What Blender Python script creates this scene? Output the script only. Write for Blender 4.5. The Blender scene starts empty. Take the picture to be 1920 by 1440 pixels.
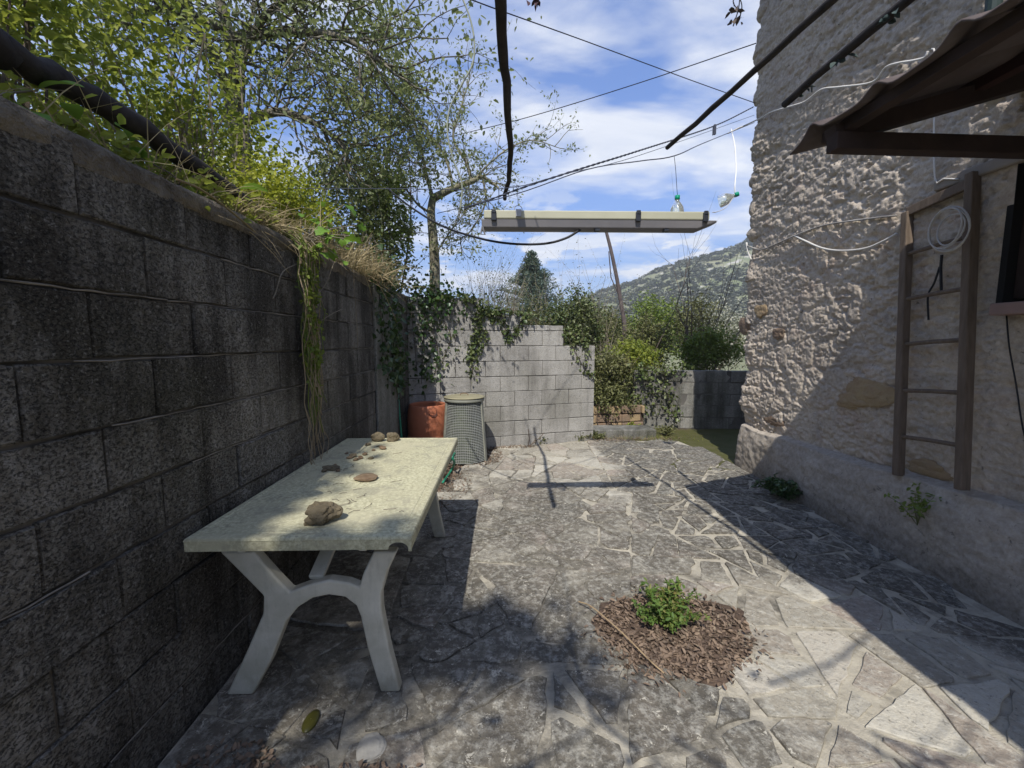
import bpy, math, random
import numpy as np
from mathutils import Vector, Matrix

sc = bpy.context.scene
col = sc.collection
R = math.radians
random.seed(7)

# ------------------------------------------------------------------ camera
F, PITCH, YAW, CAMH = 760.0, R(5.86), R(1.36), 1.465
cam = bpy.data.cameras.new('camera')
cam.sensor_width = 36.0
cam.lens = F / 1920 * 36
cam.clip_start = 0.05
cam.clip_end = 3000
cam_o = bpy.data.objects.new('camera', cam)
col.objects.link(cam_o)
cam_o.location = (0, 0, CAMH)
cam_o.rotation_euler = (math.pi / 2 - PITCH, 0, -YAW)
sc.camera = cam_o

# ------------------------------------------------------------------ sun
LIGHT = Vector((0.172, 0.785, -1.0)).normalized()
sun = bpy.data.lights.new('sun', 'SUN')
sun.energy = 3.1
sun.angle = R(0.53)
sun.color = (1.0, 0.955, 0.88)
sun_o = bpy.data.objects.new('sun', sun)
col.objects.link(sun_o)
sun_o.location = (-3, -8, 12)
sun_o.rotation_euler = LIGHT.to_track_quat('-Z', 'Y').to_euler()

# ------------------------------------------------------------------ view
sc.view_settings.view_transform = 'Standard'
sc.view_settings.look = 'None'
sc.view_settings.gamma = 1
sc.view_settings.use_curve_mapping = False
sc.view_settings.exposure = 1.0


# ------------------------------------------------------------------ node helper
class NT:
    def __init__(s, tree):
        s.t = tree
        s.n = tree.nodes
        s.l = tree.links

    def new(s, typ, **kw):
        n = s.n.new(typ)
        for k, v in kw.items():
            setattr(n, k, v)
        return n

    def put(s, sock, v):
        if v is None:
            return
        if isinstance(v, bpy.types.NodeSocket):
            s.l.new(v, sock)
        elif isinstance(v, (tuple, list)) and len(v) == 3 and sock.type == 'RGBA':
            sock.default_value = (*v, 1)
        else:
            sock.default_value = v

    def pos(s):
        return s.new('ShaderNodeNewGeometry').outputs['Position']

    def island(s):
        return s.new('ShaderNodeNewGeometry').outputs['Random Per Island']

    def orand(s):
        return s.new('ShaderNodeObjectInfo').outputs['Random']

    def scale(s, vec, sc_):
        n = s.new('ShaderNodeMapping')
        s.put(n.inputs['Vector'], vec)
        n.inputs['Scale'].default_value = sc_
        return n.outputs[0]

    def noise(s, scale, detail=4, rough=0.55, vec=None, dist=0.0, color=False):
        n = s.new('ShaderNodeTexNoise')
        n.inputs['Scale'].default_value = scale
        n.inputs['Detail'].default_value = detail
        n.inputs['Roughness'].default_value = rough
        n.inputs['Distortion'].default_value = dist
        s.put(n.inputs['Vector'], vec if vec is not None else s.pos())
        return n.outputs[1 if color else 0]

    def voro(s, scale, vec=None, feature='F1', rnd=1.0, color=False):
        n = s.new('ShaderNodeTexVoronoi', feature=feature)
        n.inputs['Scale'].default_value = scale
        n.inputs['Randomness'].default_value = rnd
        s.put(n.inputs['Vector'], vec if vec is not None else s.pos())
        return n.outputs[1 if color else 0]

    def math(s, op, a, b=None, clamp=False):
        n = s.new('ShaderNodeMath', operation=op, use_clamp=clamp)
        s.put(n.inputs[0], a)
        if b is not None:
            s.put(n.inputs[1], b)
        return n.outputs[0]

    def mr(s, v, a, b, c=0.0, d=1.0):
        n = s.new('ShaderNodeMapRange')
        s.put(n.inputs[0], v)
        for i, x in enumerate((a, b, c, d)):
            n.inputs[i + 1].default_value = x
        return n.outputs[0]

    def mix(s, f, a, b, mode='MIX'):
        n = s.new('ShaderNodeMix', data_type='RGBA', blend_type=mode)
        s.put(n.inputs['Factor'], f)
        s.put(n.inputs['A'], a)
        s.put(n.inputs['B'], b)
        return n.outputs['Result']

    def ramp(s, v, stops):
        n = s.new('ShaderNodeValToRGB')
        e = n.color_ramp.elements
        while len(e) < len(stops):
            e.new(0.5)
        for i, (p, c) in enumerate(stops):
            e[i].position = p
            e[i].color = (*c, 1)
        s.put(n.inputs[0], v)
        return n.outputs[0]

    def sep(s, vec):
        n = s.new('ShaderNodeSeparateXYZ')
        s.put(n.inputs[0], vec)
        return n.outputs

    def bump(s, h, strength=0.5, dist=0.01, normal=None):
        n = s.new('ShaderNodeBump')
        n.inputs['Strength'].default_value = strength
        n.inputs['Distance'].default_value = dist
        s.put(n.inputs['Height'], h)
        if normal is not None:
            s.put(n.inputs['Normal'], normal)
        return n.outputs[0]


def new_mat(name):
    m = bpy.data.materials.new(name)
    m.use_nodes = True
    t = NT(m.node_tree)
    b = m.node_tree.nodes['Principled BSDF']
    b.inputs['Specular IOR Level'].default_value = 0.25
    b.inputs['Roughness'].default_value = 0.9
    return m, t, b


def simple(name, c1, c2=None, scale=8, rough=0.85, bump=0.0, bscale=60, metal=0.0, spec=0.25, stretch=None, bdist=0.004):
    m, t, b = new_mat(name)
    v = t.scale(t.pos(), stretch) if stretch else None
    if c2 is not None:
        f = t.mr(t.noise(scale, 5, 0.6, vec=v), 0.3, 0.7)
        t.put(b.inputs['Base Color'], t.mix(f, c1, c2))
    else:
        b.inputs['Base Color'].default_value = (*c1, 1)
    b.inputs['Roughness'].default_value = rough
    b.inputs['Metallic'].default_value = metal
    b.inputs['Specular IOR Level'].default_value = spec
    if bump:
        t.put(b.inputs['Normal'], t.bump(t.noise(bscale, 4, 0.6, vec=v), bump, bdist))
    return m


def leaf_mat(name, cols, trans=0.3, rough=0.55, spec=0.3, patch=1.2, isl=0.6):
    m, t, b = new_mat(name)
    n = len(cols)
    r = t.math('ADD', t.math('MULTIPLY', t.island(), isl), t.math('MULTIPLY', t.mr(t.noise(patch, 2), 0.3, 0.7), 1 - isl))
    c = t.ramp(r, [(i / max(1, n - 1), k) for i, k in enumerate(cols)])
    t.put(b.inputs['Base Color'], c)
    b.inputs['Roughness'].default_value = rough
    b.inputs['Specular IOR Level'].default_value = spec
    tr = t.new('ShaderNodeBsdfTranslucent')
    t.put(tr.inputs['Color'], t.mix(0.25, c, (0.25, 0.3, 0.03)))
    mx = t.new('ShaderNodeMixShader')
    mx.inputs[0].default_value = trans
    out = m.node_tree.nodes['Material Output']
    t.l.new(b.outputs[0], mx.inputs[1])
    t.l.new(tr.outputs[0], mx.inputs[2])
    t.l.new(mx.outputs[0], out.inputs['Surface'])
    return m


# ------------------------------------------------------------------ world
w = bpy.data.worlds.new('World')
sc.world = w
w.use_nodes = True
t = NT(w.node_tree)
bg = w.node_tree.nodes['Background']
sky = t.new('ShaderNodeTexSky', sky_type='NISHITA')
sky.sun_disc = False
sky.sun_elevation = R(51.2)
sky.sun_rotation = R(192.4)
sky.air_density = 1.0
sky.dust_density = 0.6
sky.ozone_density = 2.5
geo = t.new('ShaderNodeTexCoord').outputs['Generated']
x, y, z = t.sep(geo)
den = t.math('MAXIMUM', t.math('ADD', z, 0.12), 0.02)
cx = t.math('DIVIDE', x, den)
cy = t.math('DIVIDE', y, den)
cmb = t.new('ShaderNodeCombineXYZ')
t.put(cmb.inputs[0], cx)
t.put(cmb.inputs[1], cy)
vec = t.new('ShaderNodeMapping')
t.put(vec.inputs['Vector'], cmb.outputs[0])
vec.inputs['Rotation'].default_value = (0, 0, R(45))
vec.inputs['Scale'].default_value = (0.75, 1.5, 1)
vec.inputs['Location'].default_value = (15.2, 2.2, 0)
streak = t.noise(1.05, 9, 0.52, vec=vec.outputs[0], dist=0.35)
fine = t.noise(3.4, 8, 0.6, vec=vec.outputs[0], dist=0.5)
cl = t.math('ADD', t.math('MULTIPLY', streak, 0.8), t.math('MULTIPLY', fine, 0.2))
veil = t.mr(cl, 0.45, 0.62)
# low cumulus banks over the horizon
v2 = t.scale(geo, (1.6, 1.6, 4.4))
cum = t.noise(3.3, 8, 0.55, vec=v2, dist=0.15)
low = t.math('MULTIPLY', t.mr(cum, 0.53, 0.585), t.mr(z, 0.40, 0.20))
cov = t.math('MULTIPLY', t.math('MAXIMUM', t.math('MULTIPLY', veil, 0.90), low, clamp=True), t.mr(z, -0.01, 0.05))
shade = t.mix(t.mr(fine, 0.3, 0.7), (2.55, 2.75, 3.15), (3.7, 3.75, 3.8))
tint = t.ramp(z, [(0.0, (0.20, 0.27, 0.37)), (0.14, (0.24, 0.33, 0.47)), (0.35, (0.38, 0.50, 0.70)), (0.75, (0.50, 0.63, 0.88))])
skyc = t.mix(1.0, sky.outputs[0], tint, 'MULTIPLY')
fin = t.mix(cov, skyc, shade)
t.put(bg.inputs['Color'], fin)
bg.inputs['Strength'].default_value = 0.15


# ------------------------------------------------------------------ helpers
def ray(px, py):
    u = (px - 960) / F
    v = (720 - py) / F
    yy = math.cos(PITCH) + v * math.sin(PITCH)
    zz = -math.sin(PITCH) + v * math.cos(PITCH)
    return (u * math.cos(YAW) + yy * math.sin(YAW), -u * math.sin(YAW) + yy * math.cos(YAW), zz)


def aty(px, py, Y):
    r = ray(px, py)
    s = Y / r[1]
    return Vector((r[0] * s, Y, CAMH + r[2] * s))


def atz(px, py, Z=0.0):
    r = ray(px, py)
    s = (Z - CAMH) / r[2]
    return Vector((r[0] * s, r[1] * s, Z))


def atx(px, py, X):
    r = ray(px, py)
    s = X / r[0]
    return Vector((X, r[1] * s, CAMH + r[2] * s))


def tag(o, label=None, cat=None, group=None, kind=None):
    if label: o['label'] = label
    if cat: o['category'] = cat
    if group: o['group'] = group
    if kind: o['kind'] = kind
    return o


def empty(name, loc=(0, 0, 0), rz=0.0, label=None, cat=None, group=None, parent=None):
    o = bpy.data.objects.new(name, None)
    o.empty_display_size = 0.1
    col.objects.link(o)
    o.location = loc
    o.rotation_euler = (0, 0, rz)
    if parent: o.parent = parent
    return tag(o, label, cat, group)


def link(name, me, mat=None, parent=None):
    if mat is not None and not me.materials:
        me.materials.append(mat)
    o = bpy.data.objects.new(name, me)
    col.objects.link(o)
    if parent is not None:
        o.parent = parent
    return o


def npmesh(name, V, Fa, smooth=False):
    """V (n,3), Fa (m,k) uniform faces"""
    V = np.ascontiguousarray(V, dtype=np.float32)
    Fa = np.ascontiguousarray(Fa, dtype=np.int32)
    me = bpy.data.meshes.new(name)
    me.vertices.add(len(V))
    me.vertices.foreach_set('co', V.ravel())
    k = Fa.shape[1]
    me.loops.add(Fa.size)
    me.loops.foreach_set('vertex_index', Fa.ravel())
    me.polygons.add(len(Fa))
    me.polygons.foreach_set('loop_start', np.arange(0, Fa.size, k, dtype=np.int32))
    if smooth:
        me.polygons.foreach_set('use_smooth', np.ones(len(Fa), dtype=bool))
    me.update(calc_edges=True)
    return me


class MB:
    def __init__(s):
        s.v = []
        s.f = []

    def add(s, vs, fs):
        o = len(s.v)
        s.v += [tuple(p) for p in vs]
        s.f += [tuple(i + o for i in f) for f in fs]
        return s

    def box(s, a, b, M=None):
        x0, y0, z0 = a
        x1, y1, z1 = b
        vs = [Vector(p) for p in ((x0, y0, z0), (x1, y0, z0), (x1, y1, z0), (x0, y1, z0), (x0, y0, z1), (x1, y0, z1), (x1, y1, z1), (x0, y1, z1))]
        if M is not None:
            vs = [M @ p for p in vs]
        return s.add(vs, [(0, 3, 2, 1), (4, 5, 6, 7), (0, 1, 5, 4), (1, 2, 6, 5), (2, 3, 7, 6), (3, 0, 4, 7)])

    def beam(s, a, b, w_, h_, up=(0, 0, 1)):
        a, b = Vector(a), Vector(b)
        d = (b - a).normalized()
        r = d.cross(Vector(up)).normalized()
        u = r.cross(d).normalized()
        vs = []
        for p in (a, b):
            for sx, sy in ((-1, -1), (1, -1), (1, 1), (-1, 1)):
                vs.append(p + r * sx * w_ / 2 + u * sy * h_ / 2)
        return s.add(vs, [(0, 1, 2, 3), (7, 6, 5, 4), (0, 4, 5, 1), (1, 5, 6, 2), (2, 6, 7, 3), (3, 7, 4, 0)])

    def tube(s, path, rad, sides=6, cap=True):
        P = [Vector(p) for p in path]
        n = len(P)
        if not hasattr(rad, '__len__'):
            rad = [rad] * n
        ref = Vector((0, 0, 1))
        vs = []
        prev = None
        for i in range(n):
            d = (P[min(i + 1, n - 1)] - P[max(i - 1, 0)])
            if d.length < 1e-9: d = Vector((0, 0, 1))
            d.normalize()
            if prev is None:
                a = ref if abs(d.z) < 0.9 else Vector((1, 0, 0))
                u = d.cross(a).normalized()
            else:
                u = (prev - d * prev.dot(d))
                if u.length < 1e-6: u = d.orthogonal()
                u.normalize()
            prev = u
            w_ = d.cross(u)
            for k in range(sides):
                an = 2 * math.pi * k / sides
                vs.append(P[i] + (u * math.cos(an) + w_ * math.sin(an)) * rad[i])
        fs = []
        for i in range(n - 1):
            for k in range(sides):
                k2 = (k + 1) % sides
                fs.append((i * sides + k, i * sides + k2, (i + 1) * sides + k2, (i + 1) * sides + k))
        if cap:
            fs.append(tuple(range(sides - 1, -1, -1)))
            fs.append(tuple((n - 1) * sides + k for k in range(sides)))
        return s.add(vs, fs)

    def lathe(s, prof, c=(0, 0, 0), sides=24, ax='z'):
        c = Vector(c)
        vs = []
        for r, h in prof:
            for k in range(sides):
                a = 2 * math.pi * k / sides
                if ax == 'z': vs.append(c + Vector((r * math.cos(a), r * math.sin(a), h)))
                elif ax == 'y': vs.append(c + Vector((r * math.cos(a), h, r * math.sin(a))))
        fs = []
        for i in range(len(prof) - 1):
            for k in range(sides):
                k2 = (k + 1) % sides
                fs.append((i * sides + k, i * sides + k2, (i + 1) * sides + k2, (i + 1) * sides + k))
        return s.add(vs, fs)

    def prism(s, poly, d, M=None):
        """poly: list of (a,b) in XZ, extruded along Y from d[0] to d[1]"""
        n = len(poly)
        vs = [Vector((a, d[0], b)) for a, b in poly] + [Vector((a, d[1], b)) for a, b in poly]
        if M is not None: vs = [M @ p for p in vs]
        fs = [tuple(range(n)), tuple(range(2 * n - 1, n - 1, -1))]
        for i in range(n):
            j = (i + 1) % n
            fs.append((i, i + n, j + n, j))
        return s.add(vs, fs)

    def mesh(s, name, smooth=False):
        me = bpy.data.meshes.new(name)
        me.from_pydata([tuple(p) for p in s.v], [], s.f)
        if smooth:
            me.polygons.foreach_set('use_smooth', [True] * len(me.polygons))
        me.update()
        return me

    def build(s, name, mat, parent=None, smooth=False, bevel=0.0):
        me = s.mesh(name, smooth)
        o = link(name, me, mat, parent)
        if bevel:
            md = o.modifiers.new('bevel', 'BEVEL')
            md.width = bevel
            md.segments = 2
            md.limit_method = 'ANGLE'
        return o


def spline(pts, n=8):
    """Catmull-Rom through pts"""
    P = [Vector(p) for p in pts]
    P = [P[0] * 2 - P[1]] + P + [P[-1] * 2 - P[-2]]
    out = []
    for i in range(1, len(P) - 2):
        a, b, c, d = P[i - 1:i + 3]
        for k in range(n):
            t_ = k / n
            out.append(0.5 * ((2 * b) + (c - a) * t_ + (2 * a - 5 * b + 4 * c - d) * t_ ** 2 + (3 * b - a - 3 * c + d) * t_ ** 3))
    out.append(P[-2])
    return out


# numpy value noise
_T = np.random.RandomState(3).rand(64, 64, 64)


def vnoise(x, y, z):
    xi, yi, zi = np.floor(x).astype(int), np.floor(y).astype(int), np.floor(z).astype(int)
    fx, fy, fz = x - xi, y - yi, z - zi
    fx, fy, fz = (f * f * (3 - 2 * f) for f in (fx, fy, fz))
    g = lambda a, b, c: _T[(xi + a) & 63, (yi + b) & 63, (zi + c) & 63]
    return ((g(0, 0, 0) * (1 - fx) + g(1, 0, 0) * fx) * (1 - fy) + (g(0, 1, 0) * (1 - fx) + g(1, 1, 0) * fx) * fy) * (1 - fz) + \
        ((g(0, 0, 1) * (1 - fx) + g(1, 0, 1) * fx) * (1 - fy) + (g(0, 1, 1) * (1 - fx) + g(1, 1, 1) * fx) * fy) * fz


def fbm(x, y, z=0.0, oct_=4, rough=0.5):
    x, y = np.asarray(x, float), np.asarray(y, float)
    z = np.zeros_like(x) + z
    s, a, tot = 0, 1.0, 0
    for k in range(oct_):
        s = s + a * vnoise(x * 2 ** k + 17.3 * k, y * 2 ** k + 5.1 * k, z * 2 ** k + 9.7 * k)
        tot += a
        a *= rough
    return s / tot


def worley(x, y, seed=0):
    """F1, F2 on unit cells"""
    rs = np.random.RandomState(seed)
    J = rs.rand(64, 64, 2)
    xi, yi = np.floor(x).astype(int), np.floor(y).astype(int)
    d1 = np.full(x.shape, 9.0)
    d2 = np.full(x.shape, 9.0)
    for a in (-1, 0, 1):
        for b in (-1, 0, 1):
            j = J[(xi + a) & 63, (yi + b) & 63]
            d = np.hypot(xi + a + j[..., 0] - x, yi + b + j[..., 1] - y)
            m = d < d1
            d2 = np.where(m, d1, np.minimum(d2, d))
            d1 = np.where(m, d, d1)
    return d1, d2


rs = np.random.RandomState(11)


def leaf_mesh(name, P, size, mat, parent=None, aspect=0.55, droop=0.0, up=0.4, jitter=0.4, hang=None, seed=None):
    """P (n,3) leaf bases -> mesh of folded leaves (2 quads-ish triangles each)"""
    r = np.random.RandomState(seed) if seed is not None else rs
    P = np.asarray(P, float)
    n = len(P)
    nrm = r.randn(n, 3)
    nrm[:, 2] = np.abs(nrm[:, 2]) * 1.0 + up
    nrm /= np.linalg.norm(nrm, axis=1)[:, None]
    tan = r.randn(n, 3)
    tan[:, 2] -= droop
    if hang is not None:
        tan += np.asarray(hang)
    tan -= nrm * (tan * nrm).sum(1)[:, None]
    tan /= np.maximum(np.linalg.norm(tan, axis=1), 1e-6)[:, None]
    bi = np.cross(nrm, tan)
    L = (size * (1 + jitter * r.uniform(-1, 1, n)))[:, None]
    W = L * aspect * 0.5
    V = np.empty((n, 6, 3))
    V[:, 0] = P
    V[:, 1] = P + tan * L * 0.35 + bi * W + nrm * L * 0.10
    V[:, 2] = P + tan * L * 0.72 + bi * W * 0.75 + nrm * L * 0.05
    V[:, 3] = P + tan * L - nrm * L * 0.12
    V[:, 4] = P + tan * L * 0.72 - bi * W * 0.75 + nrm * L * 0.05
    V[:, 5] = P + tan * L * 0.35 - bi * W + nrm * L * 0.10
    base = (np.arange(n) * 6)[:, None]
    Fq = np.concatenate([base + np.array([0, 1, 2, 3])[None], base + np.array([0, 3, 4, 5])[None]], axis=0)
    me = npmesh(name, V.reshape(-1, 3), Fq)
    return link(name, me, mat, parent)


def clumps(center, radii, nclump, per, spread, seed=0, shell=0.5):
    """leaf points gathered in clumps through an ellipsoid"""
    r = np.random.RandomState(seed)
    c = r.randn(nclump, 3)
    c /= np.linalg.norm(c, axis=1)[:, None]
    c *= (r.uniform(shell, 1, nclump) ** 0.7)[:, None]
    c = c * np.asarray(radii) + np.asarray(center)
    p = np.repeat(c, per, axis=0) + r.randn(nclump * per, 3) * spread * r.uniform(0.5, 1.2, (nclump * per, 1))
    return p


def rbranch(p, d, length, rad, depth, rng, mb, tips, wander=0.25, up=0.15, nseg=5, kids=(2, 4), shrink=0.62, sides=5, kspread=0.8):
    path, radii = [Vector(p)], [rad]
    d = Vector(d).normalized()
    pts = []
    for i in range(nseg):
        d = (d + Vector((rng.gauss(0, wander), rng.gauss(0, wander), rng.gauss(0, wander) + up * 0.3))).normalized()
        path.append(path[-1] + d * length / nseg)
        radii.append(rad * (1 - 0.65 * (i + 1) / nseg))
        pts.append((path[-1].copy(), d.copy(), radii[-1]))
    mb.tube(path, radii, sides if depth > 0 else 3, cap=False)
    if depth <= 0:
        tips += [q[0] for q in pts]
        return
    for k in range(rng.randint(*kids)):
        q, dd, rr = pts[min(nseg - 1, rng.randint(1, nseg - 1))]
        nd = (dd + Vector((rng.gauss(0, kspread), rng.gauss(0, kspread), rng.gauss(0, kspread * 0.6) + up))).normalized()
        rbranch(q, nd, length * shrink * rng.uniform(0.7, 1.2), rr * 0.75, depth - 1, rng, mb, tips, wander, up, nseg, kids, shrink, sides, kspread)
    tips.append(pts[-1][0])


# ------------------------------------------------------------------ materials
def block_mat(name, cA, cB, dark, dark_lo, dark_hi, pit=1.0, streaks=True):
    m, t, b = new_mat(name)
    P = t.pos()
    r = t.orand()
    base = t.mix(r, cA, cB)
    big = t.noise(1.7, 5, 0.6, vec=P)
    base = t.mix(t.mr(t.noise(40, 3, 0.7, vec=P), 0.35, 0.75), base, t.mix(0.5, base, (0.45, 0.44, 0.42)))
    if streaks:
        st = t.noise(2.2, 5, 0.65, vec=t.scale(P, (3, 3, 0.35)))
        f = t.math('MULTIPLY', t.mr(t.math('ADD', t.math('MULTIPLY', big, 0.5), t.math('MULTIPLY', st, 0.5)), dark_lo, dark_hi), 0.9)
    else:
        f = t.mr(big, dark_lo, dark_hi)
    c = t.mix(f, base, dark)
    c = t.mix(t.math('MULTIPLY', t.mr(t.noise(0.9, 3, 0.5, vec=P), 0.52, 0.7), 0.35), c, (0.055, 0.055, 0.025))
    pits = t.mr(t.noise(85, 4, 0.85, vec=t.scale(P, (1, 1, 1.35)), dist=0.3), 0.34, 0.48)
    c = t.mix(t.mr(pits, 0, 1, 0.65, 0), c, (0.012, 0.012, 0.012))
    grain_glint = t.mr(t.noise(110, 3, 0.7, vec=t.scale(P, (1, 1, 1.7))), 0.52, 0.62)  # pale aggregate grains, painted in place of wet glints
    c = t.mix(t.math('MULTIPLY', grain_glint, 0.3), c, t.mix(0.5, c, (0.30, 0.29, 0.26)))
    lich = t.mr(t.noise(75, 2, 0.6, vec=P), 0.62, 0.68)
    c = t.mix(t.math('MULTIPLY', lich, 0.25), c, (0.42, 0.41, 0.38))
    t.put(b.inputs['Base Color'], c)
    h = t.math('ADD', t.math('MULTIPLY', pits, 0.8), t.math('MULTIPLY', t.noise(30, 4, 0.6, vec=P), 0.6))
    t.put(b.inputs['Normal'], t.bump(h, 1.0 * pit, 0.014))
    b.inputs['Roughness'].default_value = 0.95
    return m


M = {}
M['block_dark'] = block_mat('dark weathered block', (0.10, 0.089, 0.071), (0.165, 0.148, 0.12), (0.024, 0.020, 0.015), 0.39, 0.57)
M['block_pale'] = block_mat('pale concrete block', (0.30, 0.288, 0.268), (0.38, 0.365, 0.335), (0.15, 0.142, 0.13), 0.46, 0.68, 0.5)
M['block_low'] = block_mat('low wall block', (0.17, 0.165, 0.15), (0.26, 0.25, 0.22), (0.06, 0.06, 0.045), 0.40, 0.60, 0.6)
M['mortar_dark'] = simple('dark wall mortar', (0.03, 0.028, 0.025), (0.16, 0.145, 0.125), 6, bump=0.6)
M['mortar_light'] = simple('pale wall mortar', (0.07, 0.066, 0.06), (0.16, 0.15, 0.135), 5, bump=0.5)
M['pilaster'] = block_mat('smooth stained concrete', (0.13, 0.13, 0.115), (0.15, 0.145, 0.12), (0.05, 0.052, 0.038), 0.38, 0.62, 0.3)
M['coping'] = simple('mossy coping', (0.06, 0.048, 0.034), (0.19, 0.165, 0.125), 11, bump=1.0, bscale=26, bdist=0.035)


def stone_mat():
    m, t, b = new_mat('paving stone')
    P = t.pos()
    r = t.orand()
    base = t.ramp(r, [(0.0, (0.31, 0.285, 0.23)), (0.3, (0.25, 0.225, 0.18)), (0.5, (0.27, 0.225, 0.185)), (0.72, (0.44, 0.41, 0.34)), (1.0, (0.24, 0.22, 0.18))])
    x, y, z = t.sep(P)
    big = t.noise(0.8, 5, 0.6, vec=P)
    mid = t.noise(5.5, 6, 0.68, vec=P, dist=0.6)
    # clean band along the house side, grime elsewhere
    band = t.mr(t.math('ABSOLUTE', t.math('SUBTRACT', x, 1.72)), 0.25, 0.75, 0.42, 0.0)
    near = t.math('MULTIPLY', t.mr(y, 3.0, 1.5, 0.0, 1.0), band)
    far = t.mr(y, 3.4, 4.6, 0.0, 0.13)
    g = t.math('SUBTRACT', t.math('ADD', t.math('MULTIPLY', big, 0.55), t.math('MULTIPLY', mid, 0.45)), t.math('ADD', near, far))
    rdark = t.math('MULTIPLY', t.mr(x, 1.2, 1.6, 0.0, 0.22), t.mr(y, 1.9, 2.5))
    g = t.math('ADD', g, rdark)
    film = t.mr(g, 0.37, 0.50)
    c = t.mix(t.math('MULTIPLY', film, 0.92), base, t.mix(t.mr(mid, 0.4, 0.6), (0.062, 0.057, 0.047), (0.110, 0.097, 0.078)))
    fine = t.noise(28, 6, 0.75, vec=P)
    c = t.mix(t.mr(fine, 0.47, 0.64), c, t.mix(0.5, c, (0.46, 0.445, 0.39)))
    sp = t.mr(t.noise(19, 4, 0.85, vec=P, dist=0.4), 0.60, 0.66)
    c = t.mix(t.math('MULTIPLY', sp, 0.8), c, (0.52, 0.49, 0.41))
    c = t.mix(t.math('MULTIPLY', t.mr(t.noise(4.3, 8, 0.8, vec=P, dist=0.8), 0.56, 0.62), 0.5), c, (0.42, 0.40, 0.34))
    dk = t.mr(t.noise(48, 4, 0.8, vec=P), 0.42, 0.34)
    c = t.mix(t.math('MULTIPLY', dk, 0.6), c, (0.03, 0.03, 0.03))
    t.put(b.inputs['Base Color'], c)
    h = t.math('ADD', t.math('MULTIPLY', fine, 0.5), t.math('MULTIPLY', t.noise(7, 4, 0.6, vec=P), 1.2))
    t.put(b.inputs['Normal'], t.bump(h, 0.9, 0.018))
    b.inputs['Roughness'].default_value = 0.85
    return m


def mortar_mat():
    m, t, b = new_mat('patio mortar')
    P = t.pos()
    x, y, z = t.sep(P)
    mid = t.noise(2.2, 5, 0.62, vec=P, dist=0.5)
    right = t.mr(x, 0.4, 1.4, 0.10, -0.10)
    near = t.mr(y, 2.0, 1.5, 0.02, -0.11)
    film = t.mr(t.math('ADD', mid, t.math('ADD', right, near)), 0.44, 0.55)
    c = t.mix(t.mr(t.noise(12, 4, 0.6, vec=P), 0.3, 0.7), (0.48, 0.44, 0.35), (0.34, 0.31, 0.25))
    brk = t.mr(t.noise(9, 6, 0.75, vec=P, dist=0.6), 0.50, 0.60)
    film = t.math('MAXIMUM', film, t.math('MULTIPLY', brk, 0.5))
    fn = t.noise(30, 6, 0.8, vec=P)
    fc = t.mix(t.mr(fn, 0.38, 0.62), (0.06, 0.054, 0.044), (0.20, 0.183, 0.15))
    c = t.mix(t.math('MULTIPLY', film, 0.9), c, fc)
    c = t.mix(t.math('MULTIPLY', t.mr(t.noise(19, 4, 0.85, vec=P, dist=0.4), 0.58, 0.64), 0.6), c, (0.46, 0.43, 0.36))
    t.put(b.inputs['Base Color'], c)
    t.put(b.inputs['Normal'], t.bump(t.noise(38, 5, 0.8, vec=P), 0.8, 0.014))
    return m


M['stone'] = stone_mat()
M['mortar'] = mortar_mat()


def house_mat(name, plinth=False):
    m, t, b = new_mat(name)
    P = t.pos()
    x, y, z = t.sep(P)
    big = t.noise(1.1, 5, 0.6, vec=P)
    mid = t.noise(4.5, 5, 0.62, vec=P, dist=0.4)
    if plinth:
        c = t.mix(t.mr(mid, 0.35, 0.65), (0.34, 0.29, 0.23), (0.45, 0.39, 0.315))
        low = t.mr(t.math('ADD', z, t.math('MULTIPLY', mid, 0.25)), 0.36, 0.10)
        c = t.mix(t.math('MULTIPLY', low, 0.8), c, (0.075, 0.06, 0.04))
        c = t.mix(t.math('MULTIPLY', t.mr(big, 0.5, 0.65), 0.5), c, (0.24, 0.195, 0.13))
    else:
        c = t.mix(t.mr(big, 0.35, 0.65), (0.60, 0.51, 0.40), (0.49, 0.41, 0.32))
        c = t.mix(t.math('MULTIPLY', t.mr(mid, 0.52, 0.68), 0.5), c, (0.42, 0.29, 0.21))
        c = t.mix(t.math('MULTIPLY', t.mr(t.noise(2.2, 4, 0.6, vec=t.scale(P, (1, 1, 0.6))), 0.52, 0.68), 0.5), c, (0.24, 0.215, 0.185))
        top = t.mr(t.math('ADD', z, big), 2.9, 3.8)
        c = t.mix(t.math('MULTIPLY', top, 0.30), c, (0.26, 0.225, 0.185))
    fine = t.noise(34, 5, 0.7, vec=P)
    c = t.mix(t.mr(fine, 0.35, 0.7), t.mix(0.35, c, (0.10, 0.085, 0.07)), t.mix(0.25, c, (0.55, 0.52, 0.48)))
    hole = t.mr(t.noise(22, 4, 0.75, vec=P, dist=0.5), 0.38, 0.30)
    c = t.mix(t.math('MULTIPLY', hole, 0.7), c, (0.05, 0.045, 0.04))
    t.put(b.inputs['Base Color'], c)
    h = t.math('ADD', t.math('MULTIPLY', fine, 0.5), t.math('MULTIPLY', t.noise(12, 5, 0.7, vec=P, dist=0.3), 1.0))
    t.put(b.inputs['Normal'], t.bump(h, 0.8, 0.014 if not plinth else 0.010))
    b.inputs['Roughness'].default_value = 0.95
    return m


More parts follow.
